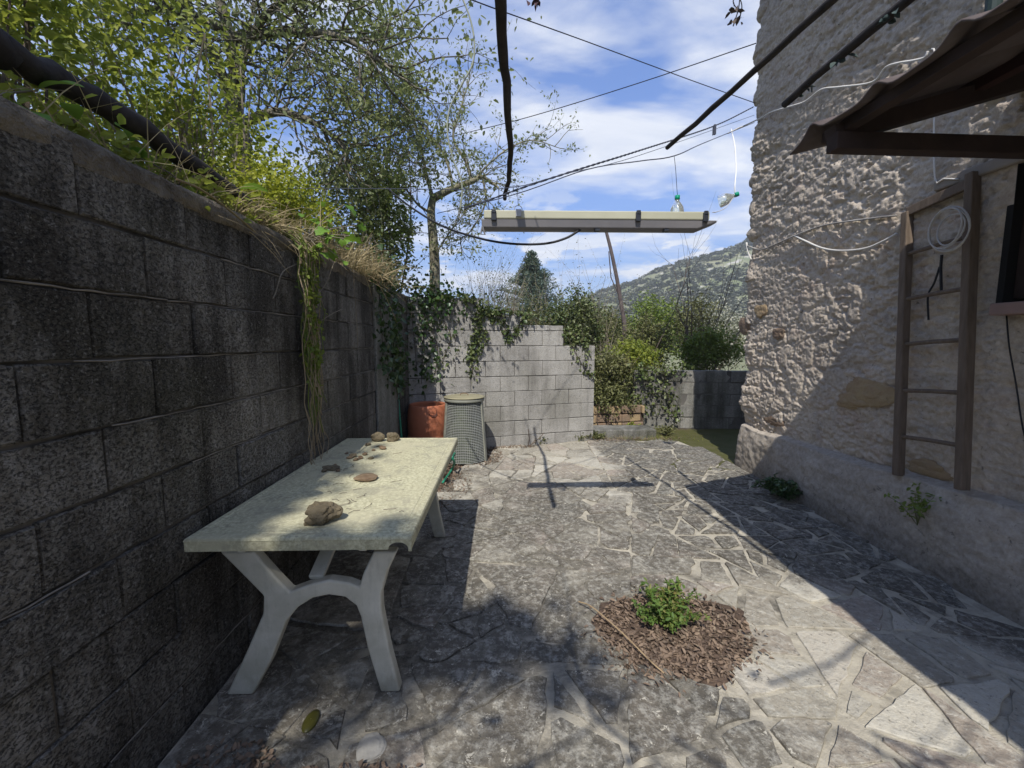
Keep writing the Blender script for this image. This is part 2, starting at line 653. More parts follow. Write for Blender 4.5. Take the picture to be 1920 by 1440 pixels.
M['house'] = house_mat('rough house render')
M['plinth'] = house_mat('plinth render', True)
M['ochre'] = simple('ochre stone', (0.33, 0.25, 0.14), (0.27, 0.19, 0.115), 9, bump=0.6, bscale=40, bdist=0.01)
M['ruststone'] = simple('rusty brick', (0.22, 0.15, 0.10), (0.17, 0.13, 0.095), 9, bump=0.6, bscale=40, bdist=0.01)
M['bark'] = simple('grey bark', (0.09, 0.08, 0.062), (0.19, 0.175, 0.135), 14, bump=0.9, bscale=30, bdist=0.02)
M['twig'] = simple('pale twig', (0.16, 0.135, 0.10), (0.26, 0.225, 0.17), 10)
M['twig_dark'] = simple('brown twig', (0.07, 0.055, 0.045), (0.13, 0.10, 0.08), 10)
M['blackwood'] = simple('blackened pole', (0.018, 0.016, 0.016), (0.045, 0.038, 0.034), 20, bump=0.6, bscale=50)
M['ladderwood'] = simple('old grey wood', (0.10, 0.075, 0.055), (0.17, 0.13, 0.098), 6, bump=0.6, bscale=40, stretch=(8, 8, 1))
M['wood_dark'] = simple('dark stained wood', (0.022, 0.014, 0.012), (0.05, 0.032, 0.026), 6, bump=0.4, bscale=40)
M['red_wood'] = simple('dark red wood', (0.035, 0.013, 0.010), (0.022, 0.010, 0.009), 5, bump=0.3)
M['roof'] = simple('weathered corrugated sheet', (0.075, 0.056, 0.052), (0.12, 0.098, 0.09), 6, bump=0.5, bscale=40)
M['dark'] = simple('dark interior', (0.01, 0.01, 0.01))
M['cable_white'] = simple('white cable', (0.62, 0.60, 0.56), (0.5, 0.48, 0.44), 8, rough=0.5)
M['cable_black'] = simple('black cable', (0.015, 0.015, 0.017), rough=0.5)
M['cable_blue'] = simple('grey blue rope', (0.035, 0.04, 0.06), (0.08, 0.09, 0.12), 60)
M['pipe'] = simple('dark green pipe', (0.018, 0.035, 0.032), (0.03, 0.045, 0.04), 8, rough=0.5)
M['hose'] = simple('green hose', (0.01, 0.17, 0.10), (0.015, 0.22, 0.13), 8, rough=0.4, spec=0.5)
M['terracotta'] = simple('orange plastic drum', (0.44, 0.155, 0.08), (0.34, 0.115, 0.06), 4, rough=0.55, bump=0.1)
M['bin'] = simple('grey green plastic', (0.19, 0.195, 0.165), (0.27, 0.27, 0.22), 6, rough=0.6)
M['binmesh'] = simple('grey mesh plastic', (0.25, 0.26, 0.25), (0.33, 0.34, 0.32), 10, rough=0.6)
M['binlid'] = simple('olive lid', (0.22, 0.20, 0.13), (0.28, 0.26, 0.17), 8, rough=0.7)
M['inside'] = simple('dark compost', (0.02, 0.022, 0.018), (0.06, 0.075, 0.03), 9)
M['cream'] = simple('cream plastic', (0.40, 0.39, 0.29), (0.34, 0.33, 0.24), 5, rough=0.5)
M['fixgrey'] = simple('grey diffuser', (0.13, 0.125, 0.13), (0.17, 0.16, 0.16), 5, rough=0.4, spec=0.5)
M['metal'] = simple('dull steel', (0.30, 0.29, 0.28), None, rough=0.5, metal=0.6)
M['clip'] = simple('dark clip', (0.025, 0.028, 0.035), None, rough=0.4)
M['bottlecap'] = simple('green cap', (0.0, 0.23, 0.13), None, rough=0.4)
M['ribbon'] = simple('white ribbon', (0.75, 0.75, 0.73), None, rough=0.5)
M['rock'] = simple('brown rock', (0.10, 0.08, 0.05), (0.17, 0.14, 0.09), 14, bump=0.9, bscale=35, bdist=0.015)
M['cork'] = simple('brown bark disc', (0.12, 0.08, 0.05), (0.20, 0.145, 0.09), 30, bump=0.9, bscale=60)
M['pale_rock'] = simple('pale stone', (0.24, 0.23, 0.205), (0.36, 0.345, 0.31), 12, bump=0.5)
M['soil'] = simple('dry soil', (0.055, 0.038, 0.028), (0.13, 0.09, 0.065), 18, bump=1.0, bscale=45, bdist=0.02)
M['earth'] = simple('field earth', (0.06, 0.07, 0.03), (0.11, 0.10, 0.05), 2, bump=0.6, bscale=12, bdist=0.05)
M['moss'] = simple('wet moss', (0.055, 0.06, 0.012), (0.08, 0.075, 0.03), 7, bump=0.8, bscale=40, bdist=0.02)
M['chip'] = leaf_mat('dead leaves', [(0.09, 0.062, 0.045), (0.15, 0.105, 0.075), (0.24, 0.175, 0.125), (0.11, 0.08, 0.062), (0.36, 0.29, 0.20)], 0.1, 0.8)
M['straw'] = leaf_mat('dry grass', [(0.30, 0.22, 0.12), (0.42, 0.34, 0.20), (0.22, 0.17, 0.09), (0.34, 0.30, 0.15)], 0.25, 0.7)
M['lf_yellow'] = leaf_mat('yellow green leaves', [(0.14, 0.19, 0.035), (0.22, 0.27, 0.045), (0.33, 0.355, 0.06), (0.18, 0.235, 0.04)], 0.5)
M['lf_mid'] = leaf_mat('mid green leaves', [(0.07, 0.115, 0.02), (0.12, 0.175, 0.03), (0.19, 0.245, 0.05), (0.14, 0.19, 0.045)], 0.3)
M['lf_fine'] = leaf_mat('grey green small leaves', [(0.10, 0.13, 0.05), (0.17, 0.20, 0.085), (0.24, 0.27, 0.125), (0.14, 0.165, 0.075)], 0.45)
M['lf_dark'] = leaf_mat('dark ivy leaves', [(0.012, 0.035, 0.012), (0.025, 0.06, 0.016), (0.05, 0.095, 0.025), (0.03, 0.06, 0.02)], 0.15, 0.4, 0.5)
M['lf_ivy'] = leaf_mat('ivy leaves', [(0.04, 0.07, 0.022), (0.08, 0.115, 0.035), (0.14, 0.165, 0.06), (0.10, 0.10, 0.05)], 0.2, 0.45, 0.4)
M['lf_fig'] = leaf_mat('fresh lobed leaves', [(0.06, 0.15, 0.02), (0.12, 0.24, 0.03), (0.22, 0.32, 0.04)], 0.35)
M['lf_pine'] = leaf_mat('blue green needles', [(0.045, 0.08, 0.055), (0.08, 0.115, 0.085), (0.12, 0.15, 0.11)], 0.1)
M['lf_hill'] = leaf_mat('hill scrub', [(0.11, 0.125, 0.085), (0.14, 0.155, 0.105), (0.175, 0.18, 0.13), (0.13, 0.145, 0.09)], 0.1, 0.9, 0.1, patch=0.12, isl=0.2)
M['lf_white'] = leaf_mat('pale blossom', [(0.10, 0.12, 0.045), (0.24, 0.25, 0.17), (0.46, 0.45, 0.38), (0.13, 0.14, 0.07)], 0.2, patch=2)
M['lf_olive'] = leaf_mat('olive scrub leaves', [(0.06, 0.075, 0.03), (0.12, 0.13, 0.045), (0.17, 0.17, 0.07), (0.09, 0.085, 0.045)], 0.25)
M['hill'] = simple('hill ground', (0.11, 0.13, 0.055), (0.17, 0.17, 0.085), 0.05, bump=0.4, bscale=0.4)
M['meadow'] = simple('meadow grass', (0.20, 0.23, 0.07), (0.28, 0.29, 0.11), 0.2, bump=0.4, bscale=2)


def table_mat():
    m, t, b = new_mat('lichened table plastic')
    P = t.pos()
    mid = t.noise(3.5, 5, 0.6, vec=P)
    fine = t.noise(60, 4, 0.7, vec=P)
    c = t.mix(t.mr(mid, 0.35, 0.65), (0.42, 0.395, 0.27), (0.28, 0.265, 0.17))
    c = t.mix(t.mr(t.math('ADD', fine, t.math('MULTIPLY', mid, 0.6)), 0.72, 0.95), c, (0.52, 0.50, 0.34))
    spots = t.mr(t.noise(24, 3, 0.7, vec=P), 0.38, 0.28)
    c = t.mix(t.math('MULTIPLY', spots, 0.6), c, (0.16, 0.15, 0.11))
    c = t.mix(t.math('MULTIPLY', t.mr(t.noise(9, 5, 0.7, vec=P, dist=0.6), 0.50, 0.62), 0.42), c, (0.19, 0.185, 0.15))
    t.put(b.inputs['Base Color'], c)
    t.put(b.inputs['Normal'], t.bump(fine, 0.35, 0.003))
    b.inputs['Roughness'].default_value = 0.75
    return m


M['table'] = table_mat()
m, t, b = new_mat('dirty white plastic')
P = t.pos()
x_, y_, z_ = t.sep(P)
c = t.mix(t.mr(t.noise(5, 5, 0.65, vec=P), 0.35, 0.65), (0.56, 0.54, 0.46), (0.40, 0.385, 0.31))
gr = t.math('MULTIPLY', t.mr(t.math('ADD', z_, t.math('MULTIPLY', t.noise(9, 5, 0.7, vec=P), 0.35)), 0.32, 0.12), 0.7)
c = t.mix(gr, c, (0.16, 0.15, 0.11))
c = t.mix(t.math('MULTIPLY', t.mr(t.noise(12, 5, 0.7, vec=t.scale(P, (3, 3, 0.6))), 0.54, 0.66), 0.25), c, (0.24, 0.23, 0.18))
t.put(b.inputs['Base Color'], c)
t.put(b.inputs['Normal'], t.bump(t.noise(50, 3, 0.6, vec=P), 0.15, 0.003))
b.inputs['Roughness'].default_value = 0.5
M['tableleg'] = m
mg, tg, bgl = new_mat('clear bottle plastic')
bgl.inputs['Transmission Weight'].default_value = 0.85
bgl.inputs['Roughness'].default_value = 0.12
bgl.inputs['Base Color'].default_value = (0.80, 0.84, 0.78, 1)
bgl.inputs['IOR'].default_value = 1.3
M['bottle'] = mg

# ------------------------------------------------------------------ TERRAIN
rr_k = np.array([-6, -0.3, 0.0, 0.12, 0.20, 0.34, 0.445, 0.6, 0.9, 1.6, 6])
ee_k = np.array([0.02, 0.03, 0.04, 0.075, 0.104, 0.153, 0.198, 0.238, 0.27, 0.30, 0.30])


def sstep(a, b, v):
    t_ = np.clip((v - a) / (b - a), 0, 1)
    return t_ * t_ * (3 - 2 * t_)


def ter(xx, yy):
    xx, yy = np.asarray(xx, float), np.asarray(yy, float)
    yp = np.maximum(yy, 1.0)
    e = np.interp(xx / yp, rr_k, ee_k)
    f = sstep(95, 235, yp)
    rat = (0.045 * sstep(14, 85, yp)) * (1 - f) + e * f
    z_ = rat * np.minimum(yp, 250 + 0.02 * yp)
    z_ = z_ + (fbm(xx / 30, yy / 30, 2.2) - 0.5) * 12 * sstep(120, 240, yp) + (fbm(xx / 6, yy / 6, 1.2) - 0.5) * 0.6 * sstep(10, 40, yp)
    yard = sstep(6.9, 7.6, yy)
    return -0.02 + yard * 0.5 + z_ * yard


def grid_mesh(name, xs, ys, fz, smooth=True):
    X, Y = np.meshgrid(xs, ys)
    Z = fz(X, Y)
    V = np.stack([X.ravel(), Y.ravel(), Z.ravel()], 1)
    nx, ny = len(xs), len(ys)
    i = np.arange(nx - 1)[None] + nx * np.arange(ny - 1)[:, None]
    Fq = np.stack([i, i + 1, i + 1 + nx, i + nx], -1).reshape(-1, 4)
    return npmesh(name, V, Fq, smooth)


xs = np.concatenate([-np.geomspace(700, 12, 26), np.linspace(-10, 10, 41), np.geomspace(12, 700, 60)])
ys = np.concatenate([-np.geomspace(400, 12, 12), np.linspace(-8, 12, 41), np.geomspace(13, 900, 130)])
m, t, b = new_mat('ground')
P = t.pos()
x_, y_, z_ = t.sep(P)
c = t.mix(t.mr(t.noise(0.06, 5, 0.65, vec=P), 0.4, 0.6), (0.13, 0.15, 0.075), (0.19, 0.19, 0.11))
mead = t.math('MULTIPLY', t.mr(y_, 45, 60), t.mr(y_, 118, 100))
c = t.mix(t.math('MULTIPLY', mead, t.mr(t.noise(0.05, 3, 0.5, vec=P), 0.35, 0.5)), c, (0.23, 0.25, 0.09))
rockf = t.math('MULTIPLY', t.mr(t.noise(0.09, 5, 0.7, vec=P), 0.56, 0.62), t.mr(y_, 130, 160))
c = t.mix(rockf, c, (0.36, 0.34, 0.30))
near_ = t.mr(y_, 12, 8)
c = t.mix(near_, c, t.mix(t.mr(t.noise(6, 5, 0.6, vec=P), 0.4, 0.6), (0.06, 0.045, 0.03), (0.09, 0.085, 0.04)))
t.put(b.inputs['Base Color'], c)
t.put(b.inputs['Normal'], t.bump(t.noise(8, 4, 0.6, vec=P), 0.5, 0.03))
ground = link('ground', grid_mesh('ground', xs, ys, ter), m)
tag(ground, kind='structure')

# hillside scrub (uncountable)
r = np.random.RandomState(5)
Pn = []
for k in range(4200):
    yy = r.uniform(105, 262)
    xx = r.uniform(-0.12, 1.0) * yy
    if fbm(np.array([xx / 22]), np.array([yy / 22]), 4.4)[0] < 0.40 and yy < 215:
        continue
    s = r.uniform(0.8, 2.1)
    n = 34
    q = r.randn(n, 3)
    q /= np.linalg.norm(q, axis=1)[:, None]
    q[:, 2] = np.abs(q[:, 2])
    q *= np.array([s, s, s * 1.0]) * r.uniform(0.65, 1.0, (n, 1))
    q += np.array([xx, yy, float(ter(xx, yy)) - 0.1])
    Pn.append(q)
o = leaf_mesh('hill_scrub', np.concatenate(Pn), 1.0, M['lf_hill'], aspect=0.95, up=2.2)
tag(o, 'grey green scrub woodland covering the distant hill', 'woodland', kind='stuff')

# lower-slope bushes (behind the meadow edge), one mass
Pn = []
for k in range(330):
    yy = r.uniform(26, 100)
    xx = r.uniform(-0.25, 0.85) * yy
    if 0.25 < xx / yy < 0.62 and 48 < yy < 98 and r.rand() < 0.86:
        continue
    s = r.uniform(0.7, 1.5) * (1 + yy / 120)
    if yy > 60: s *= 1.2
    n = 110
    q = r.randn(n, 3)
    q /= np.linalg.norm(q, axis=1)[:, None]
    q *= np.array([s, s, s * 0.75]) * r.uniform(0.5, 1.0, (n, 1))
    q += np.array([xx, yy, float(ter(xx, yy)) + s * 0.4])
    Pn.append(q)
o = leaf_mesh('valley_thicket', np.concatenate(Pn), 0.30, M['lf_olive'], aspect=0.8)
tag(o, 'olive green thicket on the slope below the hill', 'thicket', kind='stuff')

# embankment behind the left wall
me = grid_mesh('embankment', np.concatenate([np.linspace(-1.30, -3, 14), np.linspace(-3.4, -16, 14)]), np.linspace(-4, 16, 50),
               lambda X, Y: 1.90 + (-X - 1.3) * 0.10 + (fbm(X * 1.4, Y * 1.4, 7) - 0.5) * 0.25 - 1.4 * sstep(6.2, 8, Y))
emb = link('embankment', me, M['earth'])
tag(emb, kind='structure')

# ------------------------------------------------------------------ PATIO
patio_poly = [(-1.20, -1.5), (2.69, -1.5), (2.69, 3.3), (2.80, 4.72), (2.62, 5.86), (1.35, 5.93), (0.4, 5.74), (-0.05, 5.62), (-0.15, 5.0), (-0.52, 4.6), (-0.62, 3.9), (-1.20, 3.4)]


def clip(poly, p, n, off=0.0):
    out = []
    k = len(poly)
    for i in range(k):
        a, b_ = poly[i], poly[(i + 1) % k]
        da = (a[0] - p[0]) * n[0] + (a[1] - p[1]) * n[1] - off
        db = (b_[0] - p[0]) * n[0] + (b_[1] - p[1]) * n[1] - off
        if da >= 0: out.append(a)
        if da * db < 0:
            t_ = da / (da - db)
            out.append((a[0] + t_ * (b_[0] - a[0]), a[1] + t_ * (b_[1] - a[1])))
    return out


def area(p):
    return 0.5 * sum(p[i][0] * p[(i + 1) % len(p)][1] - p[(i + 1) % len(p)][0] * p[i][1] for i in range(len(p)))


def split(poly, rng, out):
    A = abs(area(poly))
    cx_ = sum(p[0] for p in poly) / len(poly)
    cy_ = sum(p[1] for p in poly) / len(poly)
    tgt = rng.choice([0.035, 0.05, 0.07, 0.10, 0.13, 0.17])
    if cx_ < -0.6 and cy_ > 1.8: tgt = 0.3
    if cy_ > 4.5: tgt = max(tgt, 0.07)
    if cx_ > 1.1 and cy_ < 4.5: tgt = min(tgt, 0.085)
    elif cx_ < 1.1 and cy_ > 2.2: tgt = max(tgt, 0.08)
    if A < tgt:
        out.append(poly)
        return
    sxx = sum((p[0] - cx_) ** 2 for p in poly)
    syy = sum((p[1] - cy_) ** 2 for p in poly)
    sxy = sum((p[0] - cx_) * (p[1] - cy_) for p in poly)
    th = 0.5 * math.atan2(2 * sxy, sxx - syy)
    th += rng.gauss(0, 0.38)
    n = (math.cos(th), math.sin(th))
    L = math.sqrt(A) * 0.22
    p = (cx_ + rng.uniform(-L, L), cy_ + rng.uniform(-L, L))
    a = clip(poly, p, n)
    b_ = clip(poly, p, (-n[0], -n[1]))
    if len(a) < 3 or len(b_) < 3 or min(abs(area(a)), abs(area(b_))) < 0.008:
        out.append(poly)
        return
    split(a, rng, out)
    split(b_, rng, out)


def inside(poly, p):
    c_ = False
    for i in range(len(poly)):
        a, b_ = poly[i], poly[i - 1]
        if (a[1] > p[1]) != (b_[1] > p[1]) and p[0] < (b_[0] - a[0]) * (p[1] - a[1]) / (b_[1] - a[1]) + a[0]:
            c_ = not c_
    return c_


def slab_mesh(name, poly, z0, z1):
    n = len(poly)
    me = bpy.data.meshes.new(name)
    me.from_pydata([(p[0], p[1], z0) for p in poly] + [(p[0], p[1], z1) for p in poly], [],
                   [tuple(range(n, 2 * n))] + [(i, (i + 1) % n, n + (i + 1) % n, n + i) for i in range(n)])
    me.update()
    return me


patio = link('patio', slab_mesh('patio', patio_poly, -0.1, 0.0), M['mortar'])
tag(patio, kind='structure')
rng = random.Random(21)
pieces = []
split([(-1.2, 0.9), (2.8, 0.9), (2.8, 6.0), (-1.2, 6.0)], rng, pieces)
PATCH_C, PATCH_R = Vector((0.86, 1.90)), (0.385, 0.285)


def patch_d(p):
    dx, dy = p[0] - PATCH_C.x, p[1] - PATCH_C.y
    a = R(-12)
    u = (dx * math.cos(a) - dy * math.sin(a)) / PATCH_R[0]
    v = (dx * math.sin(a) + dy * math.cos(a)) / PATCH_R[1]
    return math.hypot(u, v)


nst = 0
rest = MB()
pieces.sort(key=lambda p_: sum(q_[1] for q_ in p_) / len(p_))
for pc in pieces:
    if area(pc) < 0: pc = pc[::-1]
    cx_ = sum(p[0] for p in pc) / len(pc)
    cy_ = sum(p[1] for p in pc) / len(pc)
    if not inside(patio_poly, (cx_, cy_)) or patch_d((cx_, cy_)) < 0.95:
        continue
    wide = rng.choice([0.002, 0.003, 0.004, 0.008]) if cy_ > 2.0 else rng.choice([0.003, 0.006, 0.012, 0.028])
    if cx_ > 1.3: wide = rng.choice([0.008, 0.012, 0.018])
    q = pc
    for i in range(len(pc)):
        a, b_ = pc[i], pc[(i + 1) % len(pc)]
        ex, ey = b_[0] - a[0], b_[1] - a[1]
        L = math.hypot(ex, ey)
        if L < 1e-6: continue
        an = rng.gauss(0, 0.035)
        n = (-ey / L, ex / L)
        n = (n[0] * math.cos(an) - n[1] * math.sin(an), n[0] * math.sin(an) + n[1] * math.cos(an))
        mpt = ((a[0] + b_[0]) / 2, (a[1] + b_[1]) / 2)
        q = clip(q, mpt, n, wide * rng.uniform(0.6, 1.5))
        if len(q) < 3: break
    # knock corners off
    if len(q) >= 3:
        cx2 = sum(p[0] for p in q) / len(q)
        cy2 = sum(p[1] for p in q) / len(q)
        for p in list(q):
            if rng.random() < 0.35:
                d = math.hypot(p[0] - cx2, p[1] - cy2)
                if d > 0.08:
                    n = ((cx2 - p[0]) / d, (cy2 - p[1]) / d)
                    q = clip(q, p, n, rng.uniform(0.01, 0.045))
    if len(q) < 3 or abs(area(q)) < 0.004: continue
    # rough outline
    pts = []
    for i in range(len(q)):
        a, b_ = q[i], q[(i + 1) % len(q)]
        L = math.hypot(b_[0] - a[0], b_[1] - a[1])
        k = max(1, int(L / 0.05))
        for j in range(k):
            t_ = j / k
            jit = 0.005 if cx_ < 1.2 else 0.003
            pts.append((a[0] + (b_[0] - a[0]) * t_ + rng.gauss(0, jit), a[1] + (b_[1] - a[1]) * t_ + rng.gauss(0, jit)))
    n = len(pts)
    h = rng.uniform(0.005, 0.014)
    tx, ty = rng.gauss(0, 0.008), rng.gauss(0, 0.008)
    zt = lambda p, d=0.0: h + tx * (p[0] - cx_) + ty * (p[1] - cy_) - d
    ins = [((p[0] - cx_) * 0.975 + cx_, (p[1] - cy_) * 0.975 + cy_) for p in pts]
    V = [(p[0], p[1], -0.01) for p in pts] + [(p[0], p[1], zt(p, 0.004)) for p in pts] + [(p[0], p[1], zt(p)) for p in ins]
    Fs = [tuple(range(2 * n, 3 * n))]
    for i in range(n):
        j = (i + 1) % n
        Fs += [(i, j, n + j, n + i), (n + i, n + j, 2 * n + j, 2 * n + i)]
    nst += 1
    if nst > 298:
        rest.add(V, Fs)
        continue
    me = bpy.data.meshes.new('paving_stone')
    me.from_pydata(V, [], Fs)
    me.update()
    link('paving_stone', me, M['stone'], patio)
if rest.v:
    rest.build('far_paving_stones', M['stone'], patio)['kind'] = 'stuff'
print('stones', nst, len(pieces))

# moss strip beyond the patio, by the low wall
me = grid_mesh('moss', np.linspace(1.9, 5.5, 60), np.linspace(4.5, 6.9, 50), lambda X, Y: -0.004 + (fbm(X * 4, Y * 4, 3) - 0.5) * 0.03)
o = link('moss', me, M['moss'])
tag(o, 'low green moss growing in the shade beyond the patio edge', 'moss', kind='stuff')

# soil patch
nr, na = 14, 60
V, Fs = [], []
for i in range(nr + 1):
    f = i / nr
    for k in range(na):
        a = 2 * math.pi * k / na
        wob = 1 + 0.10 * math.sin(3 * a + 1) + 0.06 * math.sin(7 * a) + 0.03 * math.sin(13 * a)
        u, v = f * wob * PATCH_R[0] * math.cos(a) * 1.08, f * wob * PATCH_R[1] * math.sin(a) * 1.08
        an = R(12)
        xx, yy = PATCH_C.x + u * math.cos(an) - v * math.sin(an), PATCH_C.y + u * math.sin(an) + v * math.cos(an)
        nz = float(fbm(np.array([xx * 12]), np.array([yy * 12]), 1.0)[0])
        V.append((xx, yy, 0.001 + (1 - f ** 3) * (0.006 + 0.022 * (nz - 0.4))))
for i in range(nr):
    for k in range(na):
        k2 = (k + 1) % na
        Fs.append((i * na + k, (i + 1) * na + k, (i + 1) * na + k2, i * na + k2))
me = bpy.data.meshes.new('soil_patch')
me.from_pydata(V, [], Fs)
me.update()
o = link('soil_patch', me, M['soil'])
tag(o, kind='structure')

r = np.random.RandomState(8)


def scatter_ell(n, cx_, cy_, rx, ry, z_, rot=0.0, pw=0.5):
    a = r.uniform(0, 2 * np.pi, n)
    q = r.uniform(0, 1, n) ** pw
    u, v = rx * q * np.cos(a), ry * q * np.sin(a)
    return np.stack([cx_ + u * math.cos(rot) - v * math.sin(rot), cy_ + u * math.sin(rot) + v * math.cos(rot), z_ + r.uniform(0, 0.012, n)], 1)


p1 = scatter_ell(3600, PATCH_C.x, PATCH_C.y, 0.40, 0.30, 0.006, R(12))
p2 = scatter_ell(260, PATCH_C.x, PATCH_C.y, 0.48, 0.38, 0.012, R(12), 0.3)
o = leaf_mesh('bark_litter', np.concatenate([p1, p2]), 0.021, M['chip'], aspect=0.45, up=1.0, jitter=.75)
tag(o, 'brown bark chips and dead leaves filling the planting hole', 'leaf litter', kind='stuff')
q = [scatter_ell(1500, -0.62, 4.15, 0.30, 0.75, 0.004), scatter_ell(1100, -0.25, 5.15, 0.25, 0.45, 0.004), scatter_ell(700, 0.05, 5.56, 0.4, 0.09, 0.005),
     scatter_ell(500, -0.9, 3.6, 0.28, 0.4, 0.004), scatter_ell(900, -0.95, 1.12, 0.22, 0.25, 0.012), scatter_ell(420, -0.5, 1.18, 0.35, 0.09, 0.012),
     scatter_ell(500, 1.9, 5.95, 0.8, 0.12, 0.01)]
litter_pos = np.concatenate(q)
o = leaf_mesh('dead_leaves', litter_pos, 0.021, M['chip'], aspect=0.6, up=1.0)
tag(o, 'drift of fallen brown leaves along the foot of the walls', 'leaf litter', kind='stuff')
# litter ground under the drift
me = grid_mesh('soil_strip', np.linspace(-1.21, 0.1, 30), np.linspace(3.2, 5.75, 50), lambda X, Y: -0.012 + (fbm(X * 8, Y * 8, 3) - 0.5) * 0.012)
tag(link('soil_strip', me, M['soil']), kind='structure')

# ------------------------------------------------------------------ BLOCK WALLS
def block_mesh(L, H, T, seed, jag=0.002):
    """bevelled block, front at y=0 facing -y, x from 0..L, z 0..H, with slightly uneven front"""
    rg = random.Random(seed)
    mb = MB()
    nx = 5
    b_ = 0.004
    fr = []
    xs_ = [b_ + (L - 2 * b_) * i / (nx - 1) for i in range(nx)]
    zs_ = [b_, H / 2, H - b_]
    vs = []
    for z in zs_:
        for x in xs_:
            vs.append((x, rg.gauss(0, jag * 0.5), z + (rg.gauss(0, jag) if z != H / 2 else 0)))
    fs = []
    for j in range(2):
        for i in range(nx - 1):
            a = j * nx + i
            fs.append((a, a + 1, a + 1 + nx, a + nx))
    # outer ring
    ring = [0, nx - 1, 3 * nx - 1, 2 * nx]
    bot = list(range(0, nx))
    top = list(range(2 * nx, 3 * nx))
    n0 = len(vs)
    ob = [(vs[i][0] if 0 < k < nx - 1 else (0 if k == 0 else L), 0.006, 0 + rg.gauss(0, jag * .6)) for k, i in enumerate(bot)]
    ot = [(vs[i][0] if 0 < k < nx - 1 else (0 if k == 0 else L), 0.006, H + rg.gauss(0, jag * .6)) for k, i in enumerate(top)]
    vs += ob + ot
    for k in range(nx - 1):
        fs.append((n0 + k, n0 + k + 1, bot[k + 1], bot[k]))
        fs.append((top[k], top[k + 1], n0 + nx + k + 1, n0 + nx + k))
    mL0, mR0 = nx, 2 * nx - 1
    fs.append((n0, bot[0], mL0, top[0], n0 + nx))
    fs.append((bot[-1], n0 + nx - 1, n0 + 2 * nx - 1, top[-1], mR0))
    # back extrude
    n1 = len(vs)
    vs += [(p[0], T, p[2]) for p in ob] + [(p[0], T, p[2]) for p in ot]
    for k in range(nx - 1):
        fs.append((n1 + k, n1 + k + 1, n0 + k + 1, n0 + k))
        fs.append((n0 + nx + k, n0 + nx + k + 1, n1 + nx + k + 1, n1 + nx + k))
    fs.append((n1, n0, n0 + nx, n1 + nx))
    fs.append((n0 + nx - 1, n1 + nx - 1, n1 + 2 * nx - 1, n0 + 2 * nx - 1))
    fs.append(tuple(n1 + k for k in range(nx))[::-1] + tuple(n1 + nx + k for k in range(nx)))
    mb.add(vs, fs)
    return mb.mesh('block')


_bm = {}


def get_block(L, H, T, mat, var):
    key = (round(L, 3), H, T, mat.name, var)
    if key not in _bm:
        me = block_mesh(L, H, T, var)
        me.materials.append(mat)
        _bm[key] = me
    return _bm[key]


def put_block(parent, u0, L, z, H, T, mat, jx=0.001, jr=0.002, off=0.0, name='block'):
    o = bpy.data.objects.new(name, get_block(L, H, T, mat, rng.randint(0, 5)))
    col.objects.link(o)
    o.parent = parent
    o.location = (u0 + rng.gauss(0, 0.001), off + rng.gauss(0, jx), z + rng.gauss(0, 0.001))
    o.rotation_euler = (rng.gauss(0, jr), rng.gauss(0, jr * 0.6), rng.gauss(0, jr))
    return o


# left wall: local x along +Y world reversed; local -y faces +X world
# rotation z = +90deg maps local x -> +Y, local -y -> +X
LW = empty('concrete_block_wall', (-1.21, 0, 0), R(90), 'tall dark blackened concrete block wall on the left behind the white table', 'wall')
CH = 0.2055
core = MB().box((-1.6, 0.013, -0.3), (5.40, 0.2, 2.03))
core.build('mortar', M['mortar_dark'], LW)
nL = 0
for row in range(10):
    z = -0.02 + row * CH
    offs = 0.0 if row % 2 else 0.2
    # joints fitted to the photo: row 7 has joints near y=1.22,1.60,1.98
    u = -1.58 + (0.02 if row % 2 else 0.22)
    u -= 0.4
    while u < 5.38:
        L = 0.393
        a, b_ = max(u, -1.58), min(u + L, 5.385)
        if 3.80 < a + 0.0 < 4.62: pass
        if b_ - a > 0.06:
            put_block(LW, a, b_ - a, z, CH - 0.011, 0.18, M['block_dark'], 0.003, 0.004)
            nL += 1
        u += 0.40
# coping strip of mortar, rounded and crumbling
ncop = 260
V, Fs = [], []
prof = [(0.004, 1.975), (-0.004, 1.99), (-0.004, 2.035), (0.010, 2.058), (0.06, 2.072), (0.14, 2.068), (0.20, 2.05), (0.21, 2.0)]
for i in range(ncop + 1):
    u = -1.6 + 7.0 * i / ncop
    for k, (d, zz) in enumerate(prof):
        nz = float(fbm(np.array([u * 9.0]), np.array([k * 0.9]), 2.0)[0]) - 0.5
        V.append((u, d + nz * 0.016, zz + nz * (0.03 if k == 0 else 0.028)))
for i in range(ncop):
    for k in range(len(prof) - 1):
        a = i * len(prof) + k
        Fs.append((a, a + len(prof), a + len(prof) + 1, a + 1))
me = bpy.data.meshes.new('coping')
me.from_pydata(V, [], Fs)
me.polygons.foreach_set('use_smooth', [True] * len(me.polygons))
me.update()
link('coping', me, M['coping'], LW)
# pilaster
MB().box((3.86, -0.022, -0.1), (4.55, 0.0, 2.02)).build('pilaster', M['pilaster'], LW, bevel=0.006)
